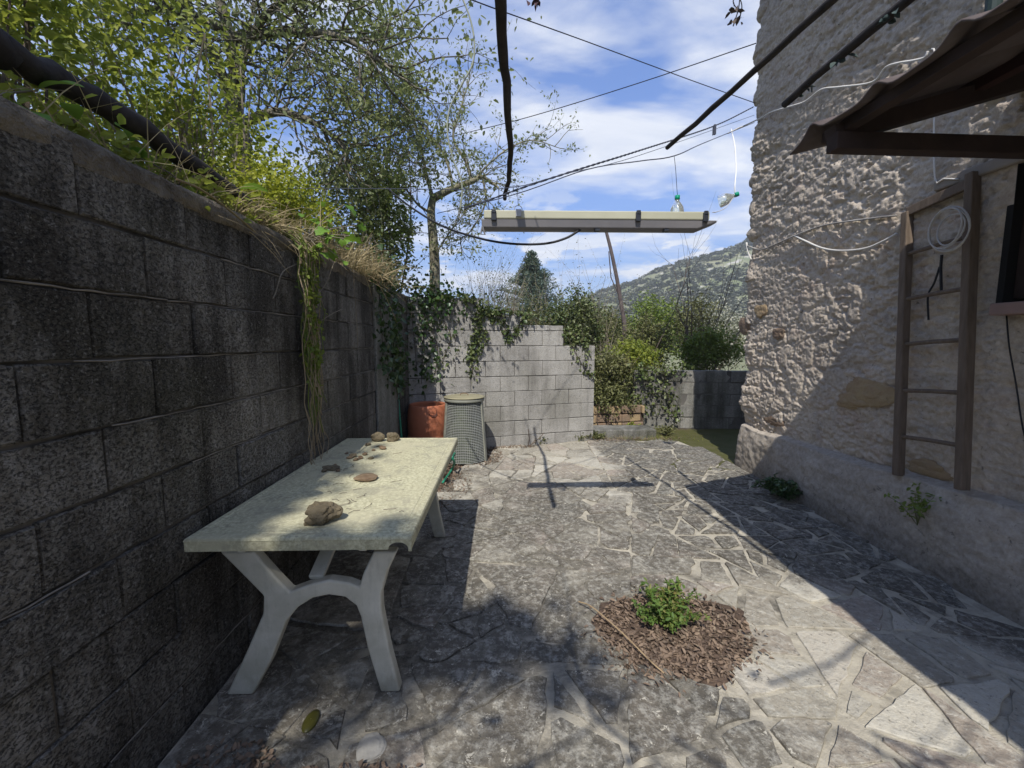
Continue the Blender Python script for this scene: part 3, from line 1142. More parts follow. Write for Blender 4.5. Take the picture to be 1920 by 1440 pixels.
# mortar beads: pale ragged lines on the bed joints
mb = MB()
rg = random.Random(4)
for row in range(1, 10):
    z = -0.02 + row * CH - 0.007
    u = 0.0
    while u < 3.8:
        L = rg.uniform(0.15, 0.7)
        if rg.random() < 0.45:
            n = max(3, int(L / 0.05))
            path = [(u + L * i / n, 0.0025 + rg.gauss(0, 0.0015), z + rg.gauss(0, 0.0022)) for i in range(n + 1)]
            mb.tube(path, [0.0012 + rg.uniform(0, 0.0024) for _ in path], 5, cap=True)
        u += L
beads = mb.build('mortar_bead', simple('pale mortar bead', (0.10, 0.09, 0.075), (0.27, 0.245, 0.21), 9), LW)
beads['kind'] = 'stuff'

# back wall
bw_r = atz(1112, 826)
ang = R(-14.5)
BW = empty('concrete_block_wall', (bw_r.x, bw_r.y, 0), R(14.5) - 0.0, 'pale grey stepped concrete block wall across the end of the patio', 'wall')
# local x runs right (+X rotated +14.5deg); blocks on negative x
H2 = 0.21
tops = [(0, 7, 0.0), (7, 8, -0.50), (8, 9, -1.12), (9, 10, -1.70)]
Lw = 2.95
mb = MB()
for z0, z1, xe in ((-0.2, 1.43, -0.005), (1.43, 1.64, -0.51), (1.64, 1.85, -1.13), (1.85, 2.05, -1.71)):
    mb.box((-Lw, 0.011, z0), (xe, 0.19, z1 - 0.003))
mb.build('mortar', M['mortar_light'], BW)
for row in range(10):
    z = -0.05 + row * H2
    xe = 0.0 if row < 7 else (-0.50 if row == 7 else (-1.12 if row == 8 else -1.70))
    u = 0.0 if row % 2 else -0.205
    if row % 2 == 0: put = [(-0.2, 0.2)]
    else: put = []
    while u > -Lw:
        put.append((u - 0.403, 0.403))
        u -= 0.41
    for a, L in put:
        b_ = a + L
        a, b_ = max(a, -Lw), min(b_, xe)
        if b_ - a > 0.05:
            put_block(BW, a, b_ - a, z, H2 - 0.008, 0.185, M['block_pale'], 0.0015, 0.002)
# thin capping slabs on the middle step
for i in range(3):
    put_block(BW, -1.10 + i * 0.2, 0.195, 1.632, 0.07, 0.185, M['block_pale'])

# low wall at the far right
lw0 = aty(1197, 700, 6.75)
LW2 = empty('concrete_block_wall', (2.25, 6.85, 0), R(-6), 'low grey block wall with ivy in the gap beside the house corner', 'wall')
MB().box((0.0, 0.006, -0.2), (3.6, 0.18, 0.985)).build('mortar', M['mortar_light'], LW2)
for row in range(5):
    z = row * 0.2
    u = -0.2 if row % 2 else 0.0
    while u < 3.6:
        a, b_ = max(u, 0), min(u + 0.392, 3.6)
        if b_ - a > 0.06:
            put_block(LW2, a, b_ - a, z, 0.188, 0.17, M['block_low'], 0.007, 0.012)
        u += 0.4
# broken retaining wall of old bricks in the gap
RW = empty('ruined_brick_wall', (1.32, 6.45, 0), R(8), 'short ruined wall of orange brown stones under brambles in the gap', 'wall')
MB().box((0, 0.03, -0.1), (1.05, 0.3, 0.42)).build('rubble_core', M['soil'], RW)
rg = random.Random(3)
for row in range(3):
    u = 0.0
    while u < 1.0:
        L = rg.uniform(0.10, 0.24)
        L = min(L, 1.04 - u)
        if L < 0.05: break
        mb = MB().box((-L / 2 + 0.006, 0, 0), (L / 2 - 0.006, 0.12, 0.125))
        o = mb.build('stone', M['ruststone'] if rg.random() < 0.6 else M['ochre'], RW, bevel=0.012)
        o.location = (u + L / 2, rg.gauss(0, 0.012), 0.02 + row * 0.14)
        o.rotation_euler = (0, rg.gauss(0, 0.03), rg.gauss(0, 0.05))
        u += L
# concrete step
MB().box((1.30, 6.02, -0.1), (2.35, 6.40, 0.14)).build('concrete_step', M['block_low'], None, bevel=0.015)
tag(bpy.data.objects['concrete_step'], 'low weathered concrete step at the far edge of the patio', 'step')

# ------------------------------------------------------------------ HOUSE
HOUSE = empty('stone_house', (2.9, 4.7, 0), 0, 'rough rendered stone house rising along the right side of the patio', 'house')
HX, CY = 2.90, 4.72


def house_part(name, mb_or_me, mat, bevel=0.0):
    me = mb_or_me if isinstance(mb_or_me, bpy.types.Mesh) else mb_or_me.mesh(name)
    me.transform(Matrix.Translation((-2.9, -4.7, 0)))
    o = link(name, me, mat, HOUSE)
    if bevel:
        md = o.modifiers.new('bevel', 'BEVEL')
        md.width = bevel
        md.segments = 2
    return o


def wallx(z):
    return 2.885 - 0.022 * z


# window opening
WY0, WY1, WZ0, WZ1 = 1.35, 2.27, 1.68, 2.44
us = np.concatenate([np.linspace(-2.5, 0.6, 20), np.linspace(0.62, WY0, 30), np.linspace(WY0 + 0.001, WY1, 40), np.linspace(WY1 + 0.001, 5.9, 400), np.linspace(5.95, 9.5, 50)])
zs = np.concatenate([np.linspace(-0.1, 0.4, 12), np.linspace(0.415, WZ0, 130), np.linspace(WZ0 + 0.001, WZ1, 78), np.linspace(WZ1 + 0.001, 4.9, 220), np.linspace(5.0, 6.0, 20)])
U, Z = np.meshgrid(us, zs)
# along wall till CY then turn; rounded corner radius
rad = 0.07
Lc = CY - rad
arc = rad * math.pi / 2
onwall = U < Lc
th = np.clip((U - Lc) / arc * (math.pi / 2), 0, math.pi / 2)
bx = np.where(onwall, 0, rad - rad * np.cos(th)) + np.where(U > Lc + arc, U - Lc - arc, 0)
by = np.where(onwall, U, Lc + rad * np.sin(th))
nx_ = -np.cos(th)
ny_ = np.sin(th)
f1, f2 = worley(U * 4.2 + fbm(U * 3, Z * 3, 1) * 1.2, Z * 5.2 + fbm(U * 3, Z * 3, 9) * 1.2, 2)
stone_ = sstep(0.02, 0.22, f2 - f1)
a_ = fbm(U * 5, Z * 5, 4.0, 4, 0.6)
b_n = fbm(U * 11 + fbm(U * 5, Z * 5, 1) * 2, Z * 27, 2.0, 3, 0.62)
c_n = fbm(U * 34, Z * 42, 6.0, 2, 0.6)
mask = sstep(0.35, 0.6, fbm(U * 0.9, Z * 0.9, 12.0, 3))
d_n = fbm(U * 13, Z * 24, 3.0, 3, 0.65)
rid = 1 - np.abs(d_n - 0.5) * 4
ampl = 0.35 + 1.3 * sstep(0.35, 0.62, fbm(U * 1.3 + 3, Z * 1.3, 5.5, 3))
p_n = fbm(U * 9 + fbm(U * 6, Z * 6, 1) * 1.5, Z * 21 + fbm(U * 6, Z * 6, 2) * 1.5, 2.5, 4, 0.62)
pit = np.clip((0.475 - p_n) * 15, 0, 1)
p2 = fbm(U * 24, Z * 46, 7.5, 3, 0.65)
pit2 = np.clip((0.45 - p2) * 16, 0, 1)
disp = stone_ * 0.010 * mask + (a_ - 0.5) * 0.020 - pit * 0.011 * ampl - pit2 * 0.009 + (c_n - 0.5) * 0.012 + (fbm(U * 1.2, Z * 1.2, 8, 2) - 0.5) * 0.03
# broken corner stones high up
corner = np.exp(-((U - Lc - 0.05) / 0.22) ** 2)
quoin = (np.floor(Z / 0.24) % 2) * 0.02 + (vnoise(Z * 4.2, Z * 0 + 3.3, Z * 0) - 0.5) * 0.08
disp = disp + corner * quoin
edge = np.minimum(np.minimum(np.abs(U - WY0), np.abs(U - WY1)), 9)
disp = np.where((U > WY0 - .03) & (U < WY1 + .03) & (Z > WZ0 - .03) & (Z < WZ1 + .03), 0.0, disp)
X3 = wallx(Z) + bx + nx_ * disp
Y3 = by + ny_ * disp
V = np.stack([X3.ravel(), Y3.ravel(), Z.ravel()], 1)
nx, ny = len(us), len(zs)
ii = (np.arange(nx - 1)[None] + nx * np.arange(ny - 1)[:, None])
uc = 0.5 * (us[:-1] + us[1:])
zc = 0.5 * (zs[:-1] + zs[1:])
hole = ((uc > WY0) & (uc < WY1))[None] & ((zc > WZ0) & (zc < WZ1))[:, None]
ii = ii[~hole]
Fq = np.stack([ii, ii + nx, ii + nx + 1, ii + 1], -1)
house_part('wall', npmesh('wall', V, Fq, True), M['house'])

# plinth
us = np.concatenate([np.linspace(-2.5, 0.8, 12), np.linspace(0.85, 5.2, 230), np.linspace(5.25, 8, 14)])
vs_ = np.linspace(0, 1, 46)
U, T_ = np.meshgrid(us, vs_)
ztop = np.interp(U, [-2.5, 2.0, 2.8, 4.15, 9], [0.64, 0.586, 0.545, 0.50, 0.44]) + (fbm(U * 3, U * 0, 5) - 0.5) * 0.06
face = T_ < 0.8
Zp = np.where(face, T_ / 0.8 * ztop, ztop + (T_ - 0.8) / 0.2 * 0.03)
outx = np.where(face, 0.175 - 0.06 * T_ / 0.8 - 0.03 * sstep(0.6, 0.8, T_), 0.085 - (T_ - 0.8) / 0.2 * 0.12)
outx = outx * np.interp(U, [-2, 3.4, 4.65, 8], [1, 1, 0.45, 0.45])
Lp = CY - rad
onw = U < Lp
th = np.clip((U - Lp) / (arc) * (math.pi / 2), 0, math.pi / 2)
bx = np.where(onw, 0, rad - rad * np.cos(th)) + np.where(U > Lp + arc, U - Lp - arc, 0)
by = np.where(onw, U, Lp + rad * np.sin(th))
dd = outx + (fbm(U * 4, Zp * 4, 3, 3) - 0.5) * 0.035 + (fbm(U * 18, Zp * 26 + T_, 8, 4, 0.65) - 0.5) * 0.026 + 0.01
V = np.stack([(wallx(0.4) + bx - np.cos(th) * dd).ravel(), (by + np.sin(th) * dd).ravel(), (Zp - 0.02).ravel()], 1)
nx, ny = len(us), len(vs_)
ii = (np.arange(nx - 1)[None] + nx * np.arange(ny - 1)[:, None]).ravel()
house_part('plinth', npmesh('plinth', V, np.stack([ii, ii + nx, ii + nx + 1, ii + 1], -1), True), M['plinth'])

# other walls + roof
mb = MB()
mb.box((3.0, -2.5, 5.9), (7.5, 4.6, 6.0))
house_part('ceiling_slab', mb, M['dark'])
mb = MB()
mb.add([(2.42, -2.9, 5.92), (2.42, 5.1, 5.92), (5.2, 5.1, 7.3), (5.2, -2.9, 7.3), (8.0, 5.1, 5.92), (8.0, -2.9, 5.92),
        (2.42, -2.9, 5.80), (2.42, 5.1, 5.80), (5.2, 5.1, 7.18), (5.2, -2.9, 7.18), (8.0, 5.1, 5.80), (8.0, -2.9, 5.80)],
       [(0, 3, 2, 1), (3, 5, 4, 2), (6, 7, 8, 9), (9, 8, 10, 11), (0, 1, 7, 6), (4, 5, 11, 10), (1, 2, 8, 7), (2, 4, 10, 8), (0, 6, 9, 3), (3, 9, 11, 5)])
house_part('roof', mb, M['ruststone'])

# window
WN = empty('window', (0, 0, 0), 0, parent=HOUSE)
WN.location = (-2.9, -4.7, 0)


def win_part(name, mb, mat, bevel=0.0):
    return mb.build(name, mat, WN, bevel=bevel)


xw = wallx(2.0)
win_part('reveal', MB().box((xw - .005, WY1 - 0.002, WZ0), (xw + 0.3, WY1 + 0.03, WZ1)).box((xw - .005, WY0 - 0.03, WZ0), (xw + .3, WY0 + .002, WZ1)).box((xw, WY0, WZ1 - .002), (xw + .3, WY1, WZ1 + .03)).box((xw + .28, WY0, WZ0), (xw + .3, WY1, WZ1)), M['dark'])
for k in range(7):
    y0 = WY0 + 0.05 + k * 0.117
    win_part('shutter_board', MB().box((xw + 0.10, y0, WZ0 + .05), (xw + 0.125, y0 + 0.112, WZ1 - .05)), M['red_wood'], 0.004)
win_part('frame', MB().box((xw + .05, WY1 - .055, WZ0 + .03), (xw + .13, WY1 - .003, WZ1 - .003)).box((xw + .05, WY0 + .003, WZ0 + .03), (xw + .13, WY0 + .05, WZ1 - .003)).box((xw + .05, WY0 + .05, WZ1 - .055), (xw + .13, WY1 - .055, WZ1 - .003)), M['wood_dark'], 0.004)
win_part('sill', MB().box((xw - 0.09, WY0 - 0.02, WZ0 - 0.065), (xw + 0.2, WY1 - 0.01, WZ0 + 0.003)), simple('pinkish sill', (0.26, 0.17, 0.15), (0.20, 0.14, 0.12), 8, bump=0.3), 0.008)
win_part('lintel', MB().box((xw - 0.035, WY0 - 0.15, WZ1 + 0.0), (xw + 0.05, WY1 + 0.42, WZ1 + 0.07)), simple('pale lintel', (0.22, 0.19, 0.16), (0.28, 0.25, 0.21), 8, bump=0.5), 0.01)


def lumpy(name, loc, rx, ry, rz, mat, seed=0, parent=None, rough=0.25, sub=3, rot=0.0):
    me = bpy.data.meshes.new(name)
    import bmesh
    bm = bmesh.new()
    bmesh.ops.create_icosphere(bm, subdivisions=sub, radius=1)
    vs = np.array([v.co[:] for v in bm.verts])
    n = fbm(vs[:, 0] * 1.3 + seed * 7.1 + 10, vs[:, 1] * 1.3 + seed * 3 + 10, vs[:, 2] * 1.3 + 10, 3, 0.55)
    n2 = np.round(n * 5) / 5 * 0.5 + n * 0.5
    sc_ = 1 + (n2 - 0.5) * 2 * rough * 2
    for v, s in zip(bm.verts, sc_):
        v.co = Vector((v.co.x * rx * s, v.co.y * ry * s, v.co.z * rz * s))
    bm.to_mesh(me)
    bm.free()
    o = link(name, me, mat, parent)
    o.location = loc
    o.rotation_euler = (0, 0, rot)
    return o


# exposed stones set in the wall
def in_wall(px, py, ry, rz, mat, seed, dep=0.02):
    dep = 0.018
    p = atx(px, py, 2.85)
    lumpy('exposed_stone', (wallx(p.z) - 0.004 - 2.9, p.y - 4.7, p.z), dep, ry, rz, mat, seed, HOUSE, 0.30, 4)


in_wall(1636, 735, 0.19, 0.10, M['ochre'], 1, 0.03)
in_wall(1594, 752, 0.14, 0.06, M['ochre'], 2, 0.03)
in_wall(1427, 583, 0.11, 0.07, M['ochre'], 3, 0.045)
in_wall(1398, 610, 0.10, 0.10, M['ruststone'], 4, 0.035)
in_wall(1738, 880, 0.12, 0.06, M['ochre'], 7, 0.03)
in_wall(1460, 625, 0.09, 0.05, M['ruststone'], 8, 0.03)
in_wall(1450, 790, 0.14, 0.05, M['ruststone'], 10, 0.03)
for k, (py, h) in enumerate([(300, .09), (345, .10), (395, .12), (440, .09), (60, .1), (130, .11), (200, .1)]):
    p = atx(1402, py, 2.82)
    lumpy('corner_stone', (wallx(p.z) + 0.08 - 2.9, 4.66 - 4.7, p.z), 0.10, 0.13 + 0.03 * (k % 2), h, M['house'], 20 + k, HOUSE, 0.10, 4)

# drain pipe
p0 = atx(1874, 52, 2.80)
house_part('drain_pipe', MB().tube([(2.76, p0.y, 2.85), (2.74, p0.y, 4.0), (2.72, p0.y, 5.8)], 0.035, 12), M['pipe'])

# ------------------------------------------------------------------ CANOPY over window
CN = empty('window_canopy', (2.8, 1.9, 2.5), 0, 'dark corrugated sheet canopy on timber bracket above the window', 'canopy')
CNi = Matrix.Translation((-2.8, -1.9, -2.5))


def can_part(name, mb, mat, bevel=0.0, smooth=False):
    me = mb.mesh(name, smooth)
    me.transform(CNi)
    o = link(name, me, mat, CN)
    if bevel:
        md = o.modifiers.new('bevel', 'BEVEL')
        md.width = bevel
        md.segments = 2
    return o


def sheet(y0s, y1, x0, x1, zfun, pitch, amp, mat):
    """corrugations run in X; the wave runs along Y"""
    n = 150
    V = []
    nxs = 10
    for j in range(nxs + 1):
        fx = j / nxs
        xx = x0 + (x1 - x0) * fx
        yfar = y0s + (0.20) * fx
        for i in range(n + 1):
            yy = yfar + (y1 - yfar) * i / n
            ph = ((y0s - yy) / pitch) % 1.0
            # pan-tile like wave: wide trough, narrow hump
            hh = math.exp(-((ph - 0.5) / 0.15) ** 2) * 1.0
            tip = -0.025 * max(0, 1 - (yfar - yy) / 0.14)
            V.append((xx + 0.012 * math.sin(yy * 9) * (1 - fx), yy, zfun(xx, yy) + amp * hh + tip))
    top = len(V)
    V += [(a, b_, c_ - 0.009) for a, b_, c_ in V]
    Fs = []
    for j in range(nxs):
        for i in range(n):
            a = j * (n + 1) + i
            Fs.append((a, a + 1, a + n + 2, a + n + 1))
            Fs.append((top + a, top + a + n + 1, top + a + n + 2, top + a + 1))
    for i in range(n):
        Fs.append((i, top + i, top + i + 1, i + 1))
    for j in range(nxs):
        a = j * (n + 1)
        Fs.append((a, a + n + 1, top + a + n + 1, top + a))
    mb = MB()
    mb.add(V, Fs)
    return mb


cs = lambda xx, yy: 2.435 + (xx - 1.46) * 0.30
can_part('corrugated_sheet', sheet(2.10, -0.9, 1.44, 2.84, cs, 0.30, 0.042, M['roof']), M['roof'], smooth=True)
can_part('tie_beam', MB().beam((1.46, 1.86, 2.345), (2.84, 1.90, 2.345), 0.06, 0.075), M['wood_dark'], 0.004)
can_part('rafter', MB().beam((1.46, 1.87, 2.375), (2.84, 1.90, 2.375 + 1.38 * 0.29), 0.06, 0.075), M['wood_dark'], 0.004)
can_part('rafter', MB().beam((1.46, 0.3, 2.375), (2.84, 0.3, 2.375 + 1.38 * 0.29), 0.06, 0.075), M['wood_dark'], 0.004)
can_part('tie_beam', MB().beam((1.46, 0.3, 2.345), (2.84, 0.3, 2.345), 0.06, 0.075), M['wood_dark'], 0.004)
can_part('purlin', MB().beam((1.52, 1.97, 2.412), (1.52, -0.85, 2.40), 0.05, 0.045), M['wood_dark'], 0.003)
can_part('purlin', MB().beam((2.1, 1.97, 2.59), (2.1, -0.85, 2.59), 0.05, 0.05), M['red_wood'], 0.003)
can_part('purlin', MB().beam((2.7, 1.97, 2.76), (2.7, -0.85, 2.76), 0.05, 0.05), M['red_wood'], 0.003)

# ------------------------------------------------------------------ LADDER
LD = empty('wooden_ladder', (2.76, 2.5, 0.56), 0, 'old grey wooden ladder leaning on the house wall above the plinth', 'ladder')


def lpart(name, mb, mat, bevel=0.0, smooth=False):
    me = mb.mesh(name, smooth)
    me.transform(Matrix.Translation((-2.76, -2.5, -0.56)))
    o = link(name, me, mat, LD)
    if bevel:
        md = o.modifiers.new('bevel', 'BEVEL')
        md.width = bevel
        md.segments = 2
    return o


A0, A1 = Vector((2.765, 2.69, 0.54)), Vector((2.80, 2.84, 2.36))
B0, B1 = Vector((2.755, 2.29, 0.585)), Vector((2.80, 2.46, 2.47))
lpart('rail', MB().beam(A0, A1, 0.045, 0.055, up=(1, 0, 0)), M['ladderwood'], 0.006)
lpart('rail', MB().beam(B0, B1, 0.045, 0.06, up=(1, 0, 0)), M['ladderwood'], 0.006)
for f in (0.15, 0.325, 0.50, 0.67, 0.84):
    a, b_ = A0.lerp(A1, f), B0.lerp(B1, f * 0.96 - 0.005)
    lpart('rung', MB().tube([a + (a - b_).normalized() * .02, (a + b_) / 2 + Vector((0, 0, .004)), b_ + (b_ - a).normalized() * .02], 0.014, 8), M['ladderwood'], smooth=False)
lpart('top_bar', MB().beam(A0.lerp(A1, 1.0), B0.lerp(B1, 0.97), 0.03, 0.06), M['ladderwood'], 0.005)

# rope coil on ladder
mb = MB()
rg = random.Random(9)
pth = []
cc = atx(1772, 430, 2.70)
for i in range(130):
    a = i / 130 * 2 * math.pi * 3.6
    rr = 0.095 + 0.02 * math.sin(i * 0.07) + rg.gauss(0, 0.0006)
    pth.append((2.72 + 0.018 * math.sin(i * .11), cc.y - rr * 0.95 * math.sin(a) + 0.004 * math.sin(i * .3), cc.z + rr * 1.15 * math.cos(a)))
mb.tube(pth, 0.0045, 6)
o = mb.build('rope_coil', simple('white plastic cable', (0.52, 0.50, 0.48), (0.40, 0.39, 0.38), 20), None, smooth=True)
tag(o, 'coil of pale cable hooked over the ladder near its top', 'cable coil')
mb = MB()
p = [atx(a, b_, 2.80) for a, b_ in [(1766, 478), (1764, 500), (1765, 545)]]
mb.tube(p, 0.008, 6)
p = [atx(a, b_, 2.80) for a, b_ in [(1762, 500), (1752, 530), (1740, 555), (1741, 600)]]
mb.tube(spline(p, 4), 0.006, 6)
o = mb.build('iron_hook', M['cable_black'], None)
tag(o, 'thin black iron strap hanging on the wall behind the ladder', 'hook')

# ------------------------------------------------------------------ TABLE
TX0, TX1, TY0, TY1, TZ = -1.196, -0.345, 1.475, 3.085, 0.735
TB = empty('garden_table', ((TX0 + TX1) / 2, (TY0 + TY1) / 2, 0), 0, 'lichen covered white plastic garden table against the dark wall', 'table')
TM = Matrix.Translation((-(TX0 + TX1) / 2, -(TY0 + TY1) / 2, 0))


def tpart(name, mb, mat, bevel=0.0, seg=3):
    me = mb.mesh(name)
    me.transform(TM)
    o = link(name, me, mat, TB)
    if bevel:
        md = o.modifiers.new('bevel', 'BEVEL')
        md.width = bevel
        md.segments = seg
        md.limit_method = 'ANGLE'
        md.angle_limit = R(40)
    return o


# top sheet with stepped lip
mb = MB()
def rect(x0, x1, y0, y1, z): return [(x0, y0, z), (x1, y0, z), (x1, y1, z), (x0, y1, z)]
rings = [(0.0, TZ - 0.012), (0.004, TZ - 0.003), (0.012, TZ), (0.030, TZ), (0.034, TZ - 0.003), (0.045, TZ - 0.003), (0.049, TZ), (0.055, TZ)]
V = []
for d, zz in rings:
    V += rect(TX0 + d, TX1 - d, TY0 + d, TY1 - d, zz)
Fs = []
for i in range(len(rings) - 1):
    for k in range(4):
        k2 = (k + 1) % 4
        Fs.append((i * 4 + k, i * 4 + k2, (i + 1) * 4 + k2, (i + 1) * 4 + k))
n4 = (len(rings) - 1) * 4
Fs.append((n4, n4 + 1, n4 + 2, n4 + 3))
V += rect(TX0 + .004, TX1 - .004, TY0 + .004, TY1 - .004, TZ - 0.016)
k = len(V) - 4
Fs.append((k + 3, k + 2, k + 1, k))
for q in range(4):
    Fs.append((k + q, k + (q + 1) % 4, (q + 1) % 4, q))
mb.add(V, Fs)
tpart('tabletop', mb, M['table'])


def skirt(x0, x1, arch_l, arch_r):
    """profile in XZ with arched cut near the ends"""
    zt, zb = TZ - 0.014, TZ - 0.052
    pts = [(x0, zt), (x0, zb - (0.0 if not arch_l else 0.008))]
    def arc_(c, rr):
        out = []
        for i in range(11):
            a = math.pi - math.pi * i / 10
            out.append((c + rr * math.cos(a), zb - 0.002 + 0.030 * math.sin(a) ** 0.8 if 0 < i < 10 else zb))
        return out
    if arch_l: pts += [(x0 + 0.012, zb - 0.008)] + arc_(x0 + 0.05, 0.038)
    if arch_r: pts += arc_(x1 - 0.05, 0.038) + [(x1 - 0.012, zb - 0.008)]
    pts += [(x1, zb - (0.0 if not arch_r else 0.008)), (x1, zt)]
    return pts


tpart('skirt', MB().prism(skirt(TX0 + .002, TX1 - .002, False, True), (TY0 + 0.002, TY0 + 0.008)), M['table'])
tpart('skirt', MB().prism(skirt(TX0 + .002, TX1 - .002, False, False), (TY1 - 0.008, TY1 - 0.002)), M['table'])
Mr = Matrix.Rotation(R(90), 4, 'Z')
tpart('skirt', MB().prism(skirt(TY0 + .009, TY1 - .009, False, False), (-(TX1 - 0.002), -(TX1 - 0.008)), Mr), M['table'])
tpart('skirt', MB().prism(skirt(TY0 + .009, TY1 - .009, False, False), (-(TX0 + 0.008), -(TX0 + 0.002)), Mr), M['table'])


def leg_poly(y):
    q = lambda px, py: aty(px, py, y)
    L = [(423, 1036), (500, 1124), (431, 1303), (478, 1303), (549, 1128), (484, 1036)]
    return [(q(*p).x, q(*p).z) for p in L]


YL = 1.585
LPx = [aty(px, py, YL) for px, py in [(418, 1030), (470, 1082), (499, 1112), (498, 1145), (470, 1210), (431, 1305), (480, 1305), (512, 1235), (541, 1160), (562, 1134)]]
arch = [aty(px, py, YL) for px, py in [(590, 1116), (620, 1110), (650, 1114), (671, 1130)]]
RPx = [aty(px, py, YL) for px, py in [(679, 1150), (692, 1210), (717, 1305), (753, 1305), (733, 1215), (718, 1140), (717, 1110), (728, 1070), (746, 1030), (703, 1030), (684, 1070), (676, 1095)]]
arch2 = [aty(px, py, YL) for px, py in [(655, 1087), (620, 1082), (585, 1090), (548, 1104), (520, 1075), (480, 1030)]]
outline = [(p.x, max(p.z, 0.012)) for p in LPx + arch + RPx + arch2]
zmin = min(p[1] for p in outline)
for nm, yy in (('leg_frame', YL), ('leg_frame', 2.93)):
    tpart(nm, MB().prism(outline[::-1], (yy - 0.022, yy + 0.028)), M['tableleg'], 0.009)
# diagonal braces to the underside and centre rail
tpart('brace', MB().beam((-0.77, 1.60, 0.50), (-0.77, 2.05, 0.70), 0.06, 0.02), M['tableleg'], 0.004)
tpart('brace', MB().beam((-0.77, 2.92, 0.50), (-0.77, 2.50, 0.70), 0.06, 0.02), M['tableleg'], 0.004)
tpart('rail', MB().beam((-1.0, 1.50, 0.69), (-1.0, 3.05, 0.69), 0.03, 0.05), M['tableleg'], 0.003)
tpart('rail', MB().beam((-0.54, 1.50, 0.69), (-0.54, 3.05, 0.69), 0.03, 0.05), M['tableleg'], 0.003)

# things on the table
def on_table(px, py): return atz(px, py, TZ)


p = on_table(600, 985)
o = lumpy('rock', (p.x, p.y + .03, TZ + 0.037), 0.066, 0.045, 0.045, M['rock'], 3, None, 0.32, 4, 0.3)
tag(o, 'largest brown rock standing on the near end of the table', 'rock')
p = on_table(687, 899)
o = lumpy('wood_disc', (p.x, p.y, TZ + 0.012), 0.062, 0.055, 0.014, M['cork'], 5, None, 0.12, 4)
tag(o, 'flat round brown disc of bark lying mid table', 'wood disc')
p = on_table(709, 826)
o = lumpy('rock', (p.x, p.y - .02, TZ + 0.03), 0.052, 0.03, 0.036, M['rock'], 7, None, 0.25, 4)
tag(o, 'left of two brown stones side by side on the far table end', 'rock')
p = on_table(736, 826)
o = lumpy('rock', (p.x + .005, p.y - .02, TZ + 0.03), 0.045, 0.03, 0.036, M['rock'], 8, None, 0.25, 4, 0.4)
tag(o, 'right of two brown stones side by side on the far table end', 'rock')
p = on_table(622, 880)
o = lumpy('rock', (p.x, p.y, TZ + 0.009), 0.05, 0.035, 0.011, M['rock'], 9, None, 0.3, 3)
tag(o, 'thin flat brown flake near the wall side of the table', 'rock')
rg = random.Random(12)
frag = [((662, 857), .030), ((676, 860), .024), ((684, 853), .022), ((695, 861), .02), ((655, 860), .018), ((668, 863), .022), ((690, 835), .024), ((718, 842), .03), ((700, 845), .016),
        ((608, 884), .022), ((634, 884), .018), ((628, 874), .018), ((710, 838), .014), ((650, 851), .014)]
crumbs = ['largest brown bark crumb in the middle cluster on the table', 'brown bark crumb at the heart of the middle cluster', 'upper bark crumb on the far edge of the middle cluster',
          'rightmost bark crumb of the middle cluster on the table', 'leftmost bark crumb of the middle cluster on the table', 'nearest bark crumb of the middle cluster, below the others',
          'left of the bark crumbs just before the two far stones', 'flat bark crumb right in front of the two far stones', 'tiny bark crumb lying alone short of the two far stones',
          'bark crumb left of the thin flat flake near the wall', 'bark crumb just right of the thin flat flake', 'bark crumb behind the thin flat flake near the wall',
          'tiny bark crumb touching the two far stones', 'tiny bark crumb near the wall behind the middle cluster']
for i, ((px, py), s) in enumerate(frag):
    p = on_table(px, py)
    o = lumpy('bark_fragment', (p.x, p.y, TZ + s * 0.33), s, s * 0.7, s * 0.42, M['cork'] if i % 3 else M['rock'], 30 + i, None, 0.3, 2, rg.uniform(0, 3))
    tag(o, crumbs[i], 'bark fragment', 'bark crumbs on the table')
mb = MB()
for k in range(30):
    p = on_table(rg.uniform(610, 760), rg.uniform(850, 960))
    if not (TX0 + .05 < p.x < TX1 - .03): continue
    a = rg.uniform(0, 6.28)
    L = rg.uniform(0.02, 0.07)
    mb.tube([(p.x, p.y, TZ + .003), (p.x + L * .5 * math.cos(a), p.y + L * .5 * math.sin(a), TZ + .006), (p.x + L * math.cos(a + .3), p.y + L * math.sin(a + .3), TZ + .003)], 0.0012, 3)
o = mb.build('twig_debris', M['twig_dark'])
tag(o, 'fine broken twigs scattered over the tabletop', 'twigs', kind='stuff')

# ------------------------------------------------------------------ COMPOST BIN
bc = Vector((-0.47, 4.98, 0.0))
CB = empty('compost_bin', bc, 0, 'grey tapered compost bin with mesh sides and olive lid', 'compost bin')
H_b = 0.80
rb = lambda z: 0.275 - 0.055 * z / H_b
MB().lathe([(rb(0.02) - .02, 0.02), (rb(H_b) - .02, H_b - 0.02)], sides=32).build('liner', M['inside'], CB, smooth=True)
mb = MB()
for i in range(38):
    z = 0.03 + i * (H_b - 0.08) / 37
    n = 40
    path = [((rb(z)) * math.cos(a), (rb(z)) * math.sin(a), z) for a in [2 * math.pi * k / n for k in range(n + 1)]]
    mb.tube(path, 0.0032, 4, cap=False)
for k in range(64):
    a = 2 * math.pi * k / 64
    mb.tube([(rb(.03) * math.cos(a), rb(.03) * math.sin(a), .03), (rb(H_b) * math.cos(a), rb(H_b) * math.sin(a), H_b - .04)], 0.0018, 4, cap=False)
o = mb.build('mesh_cage', M['binmesh'], CB)
o['kind'] = 'stuff'
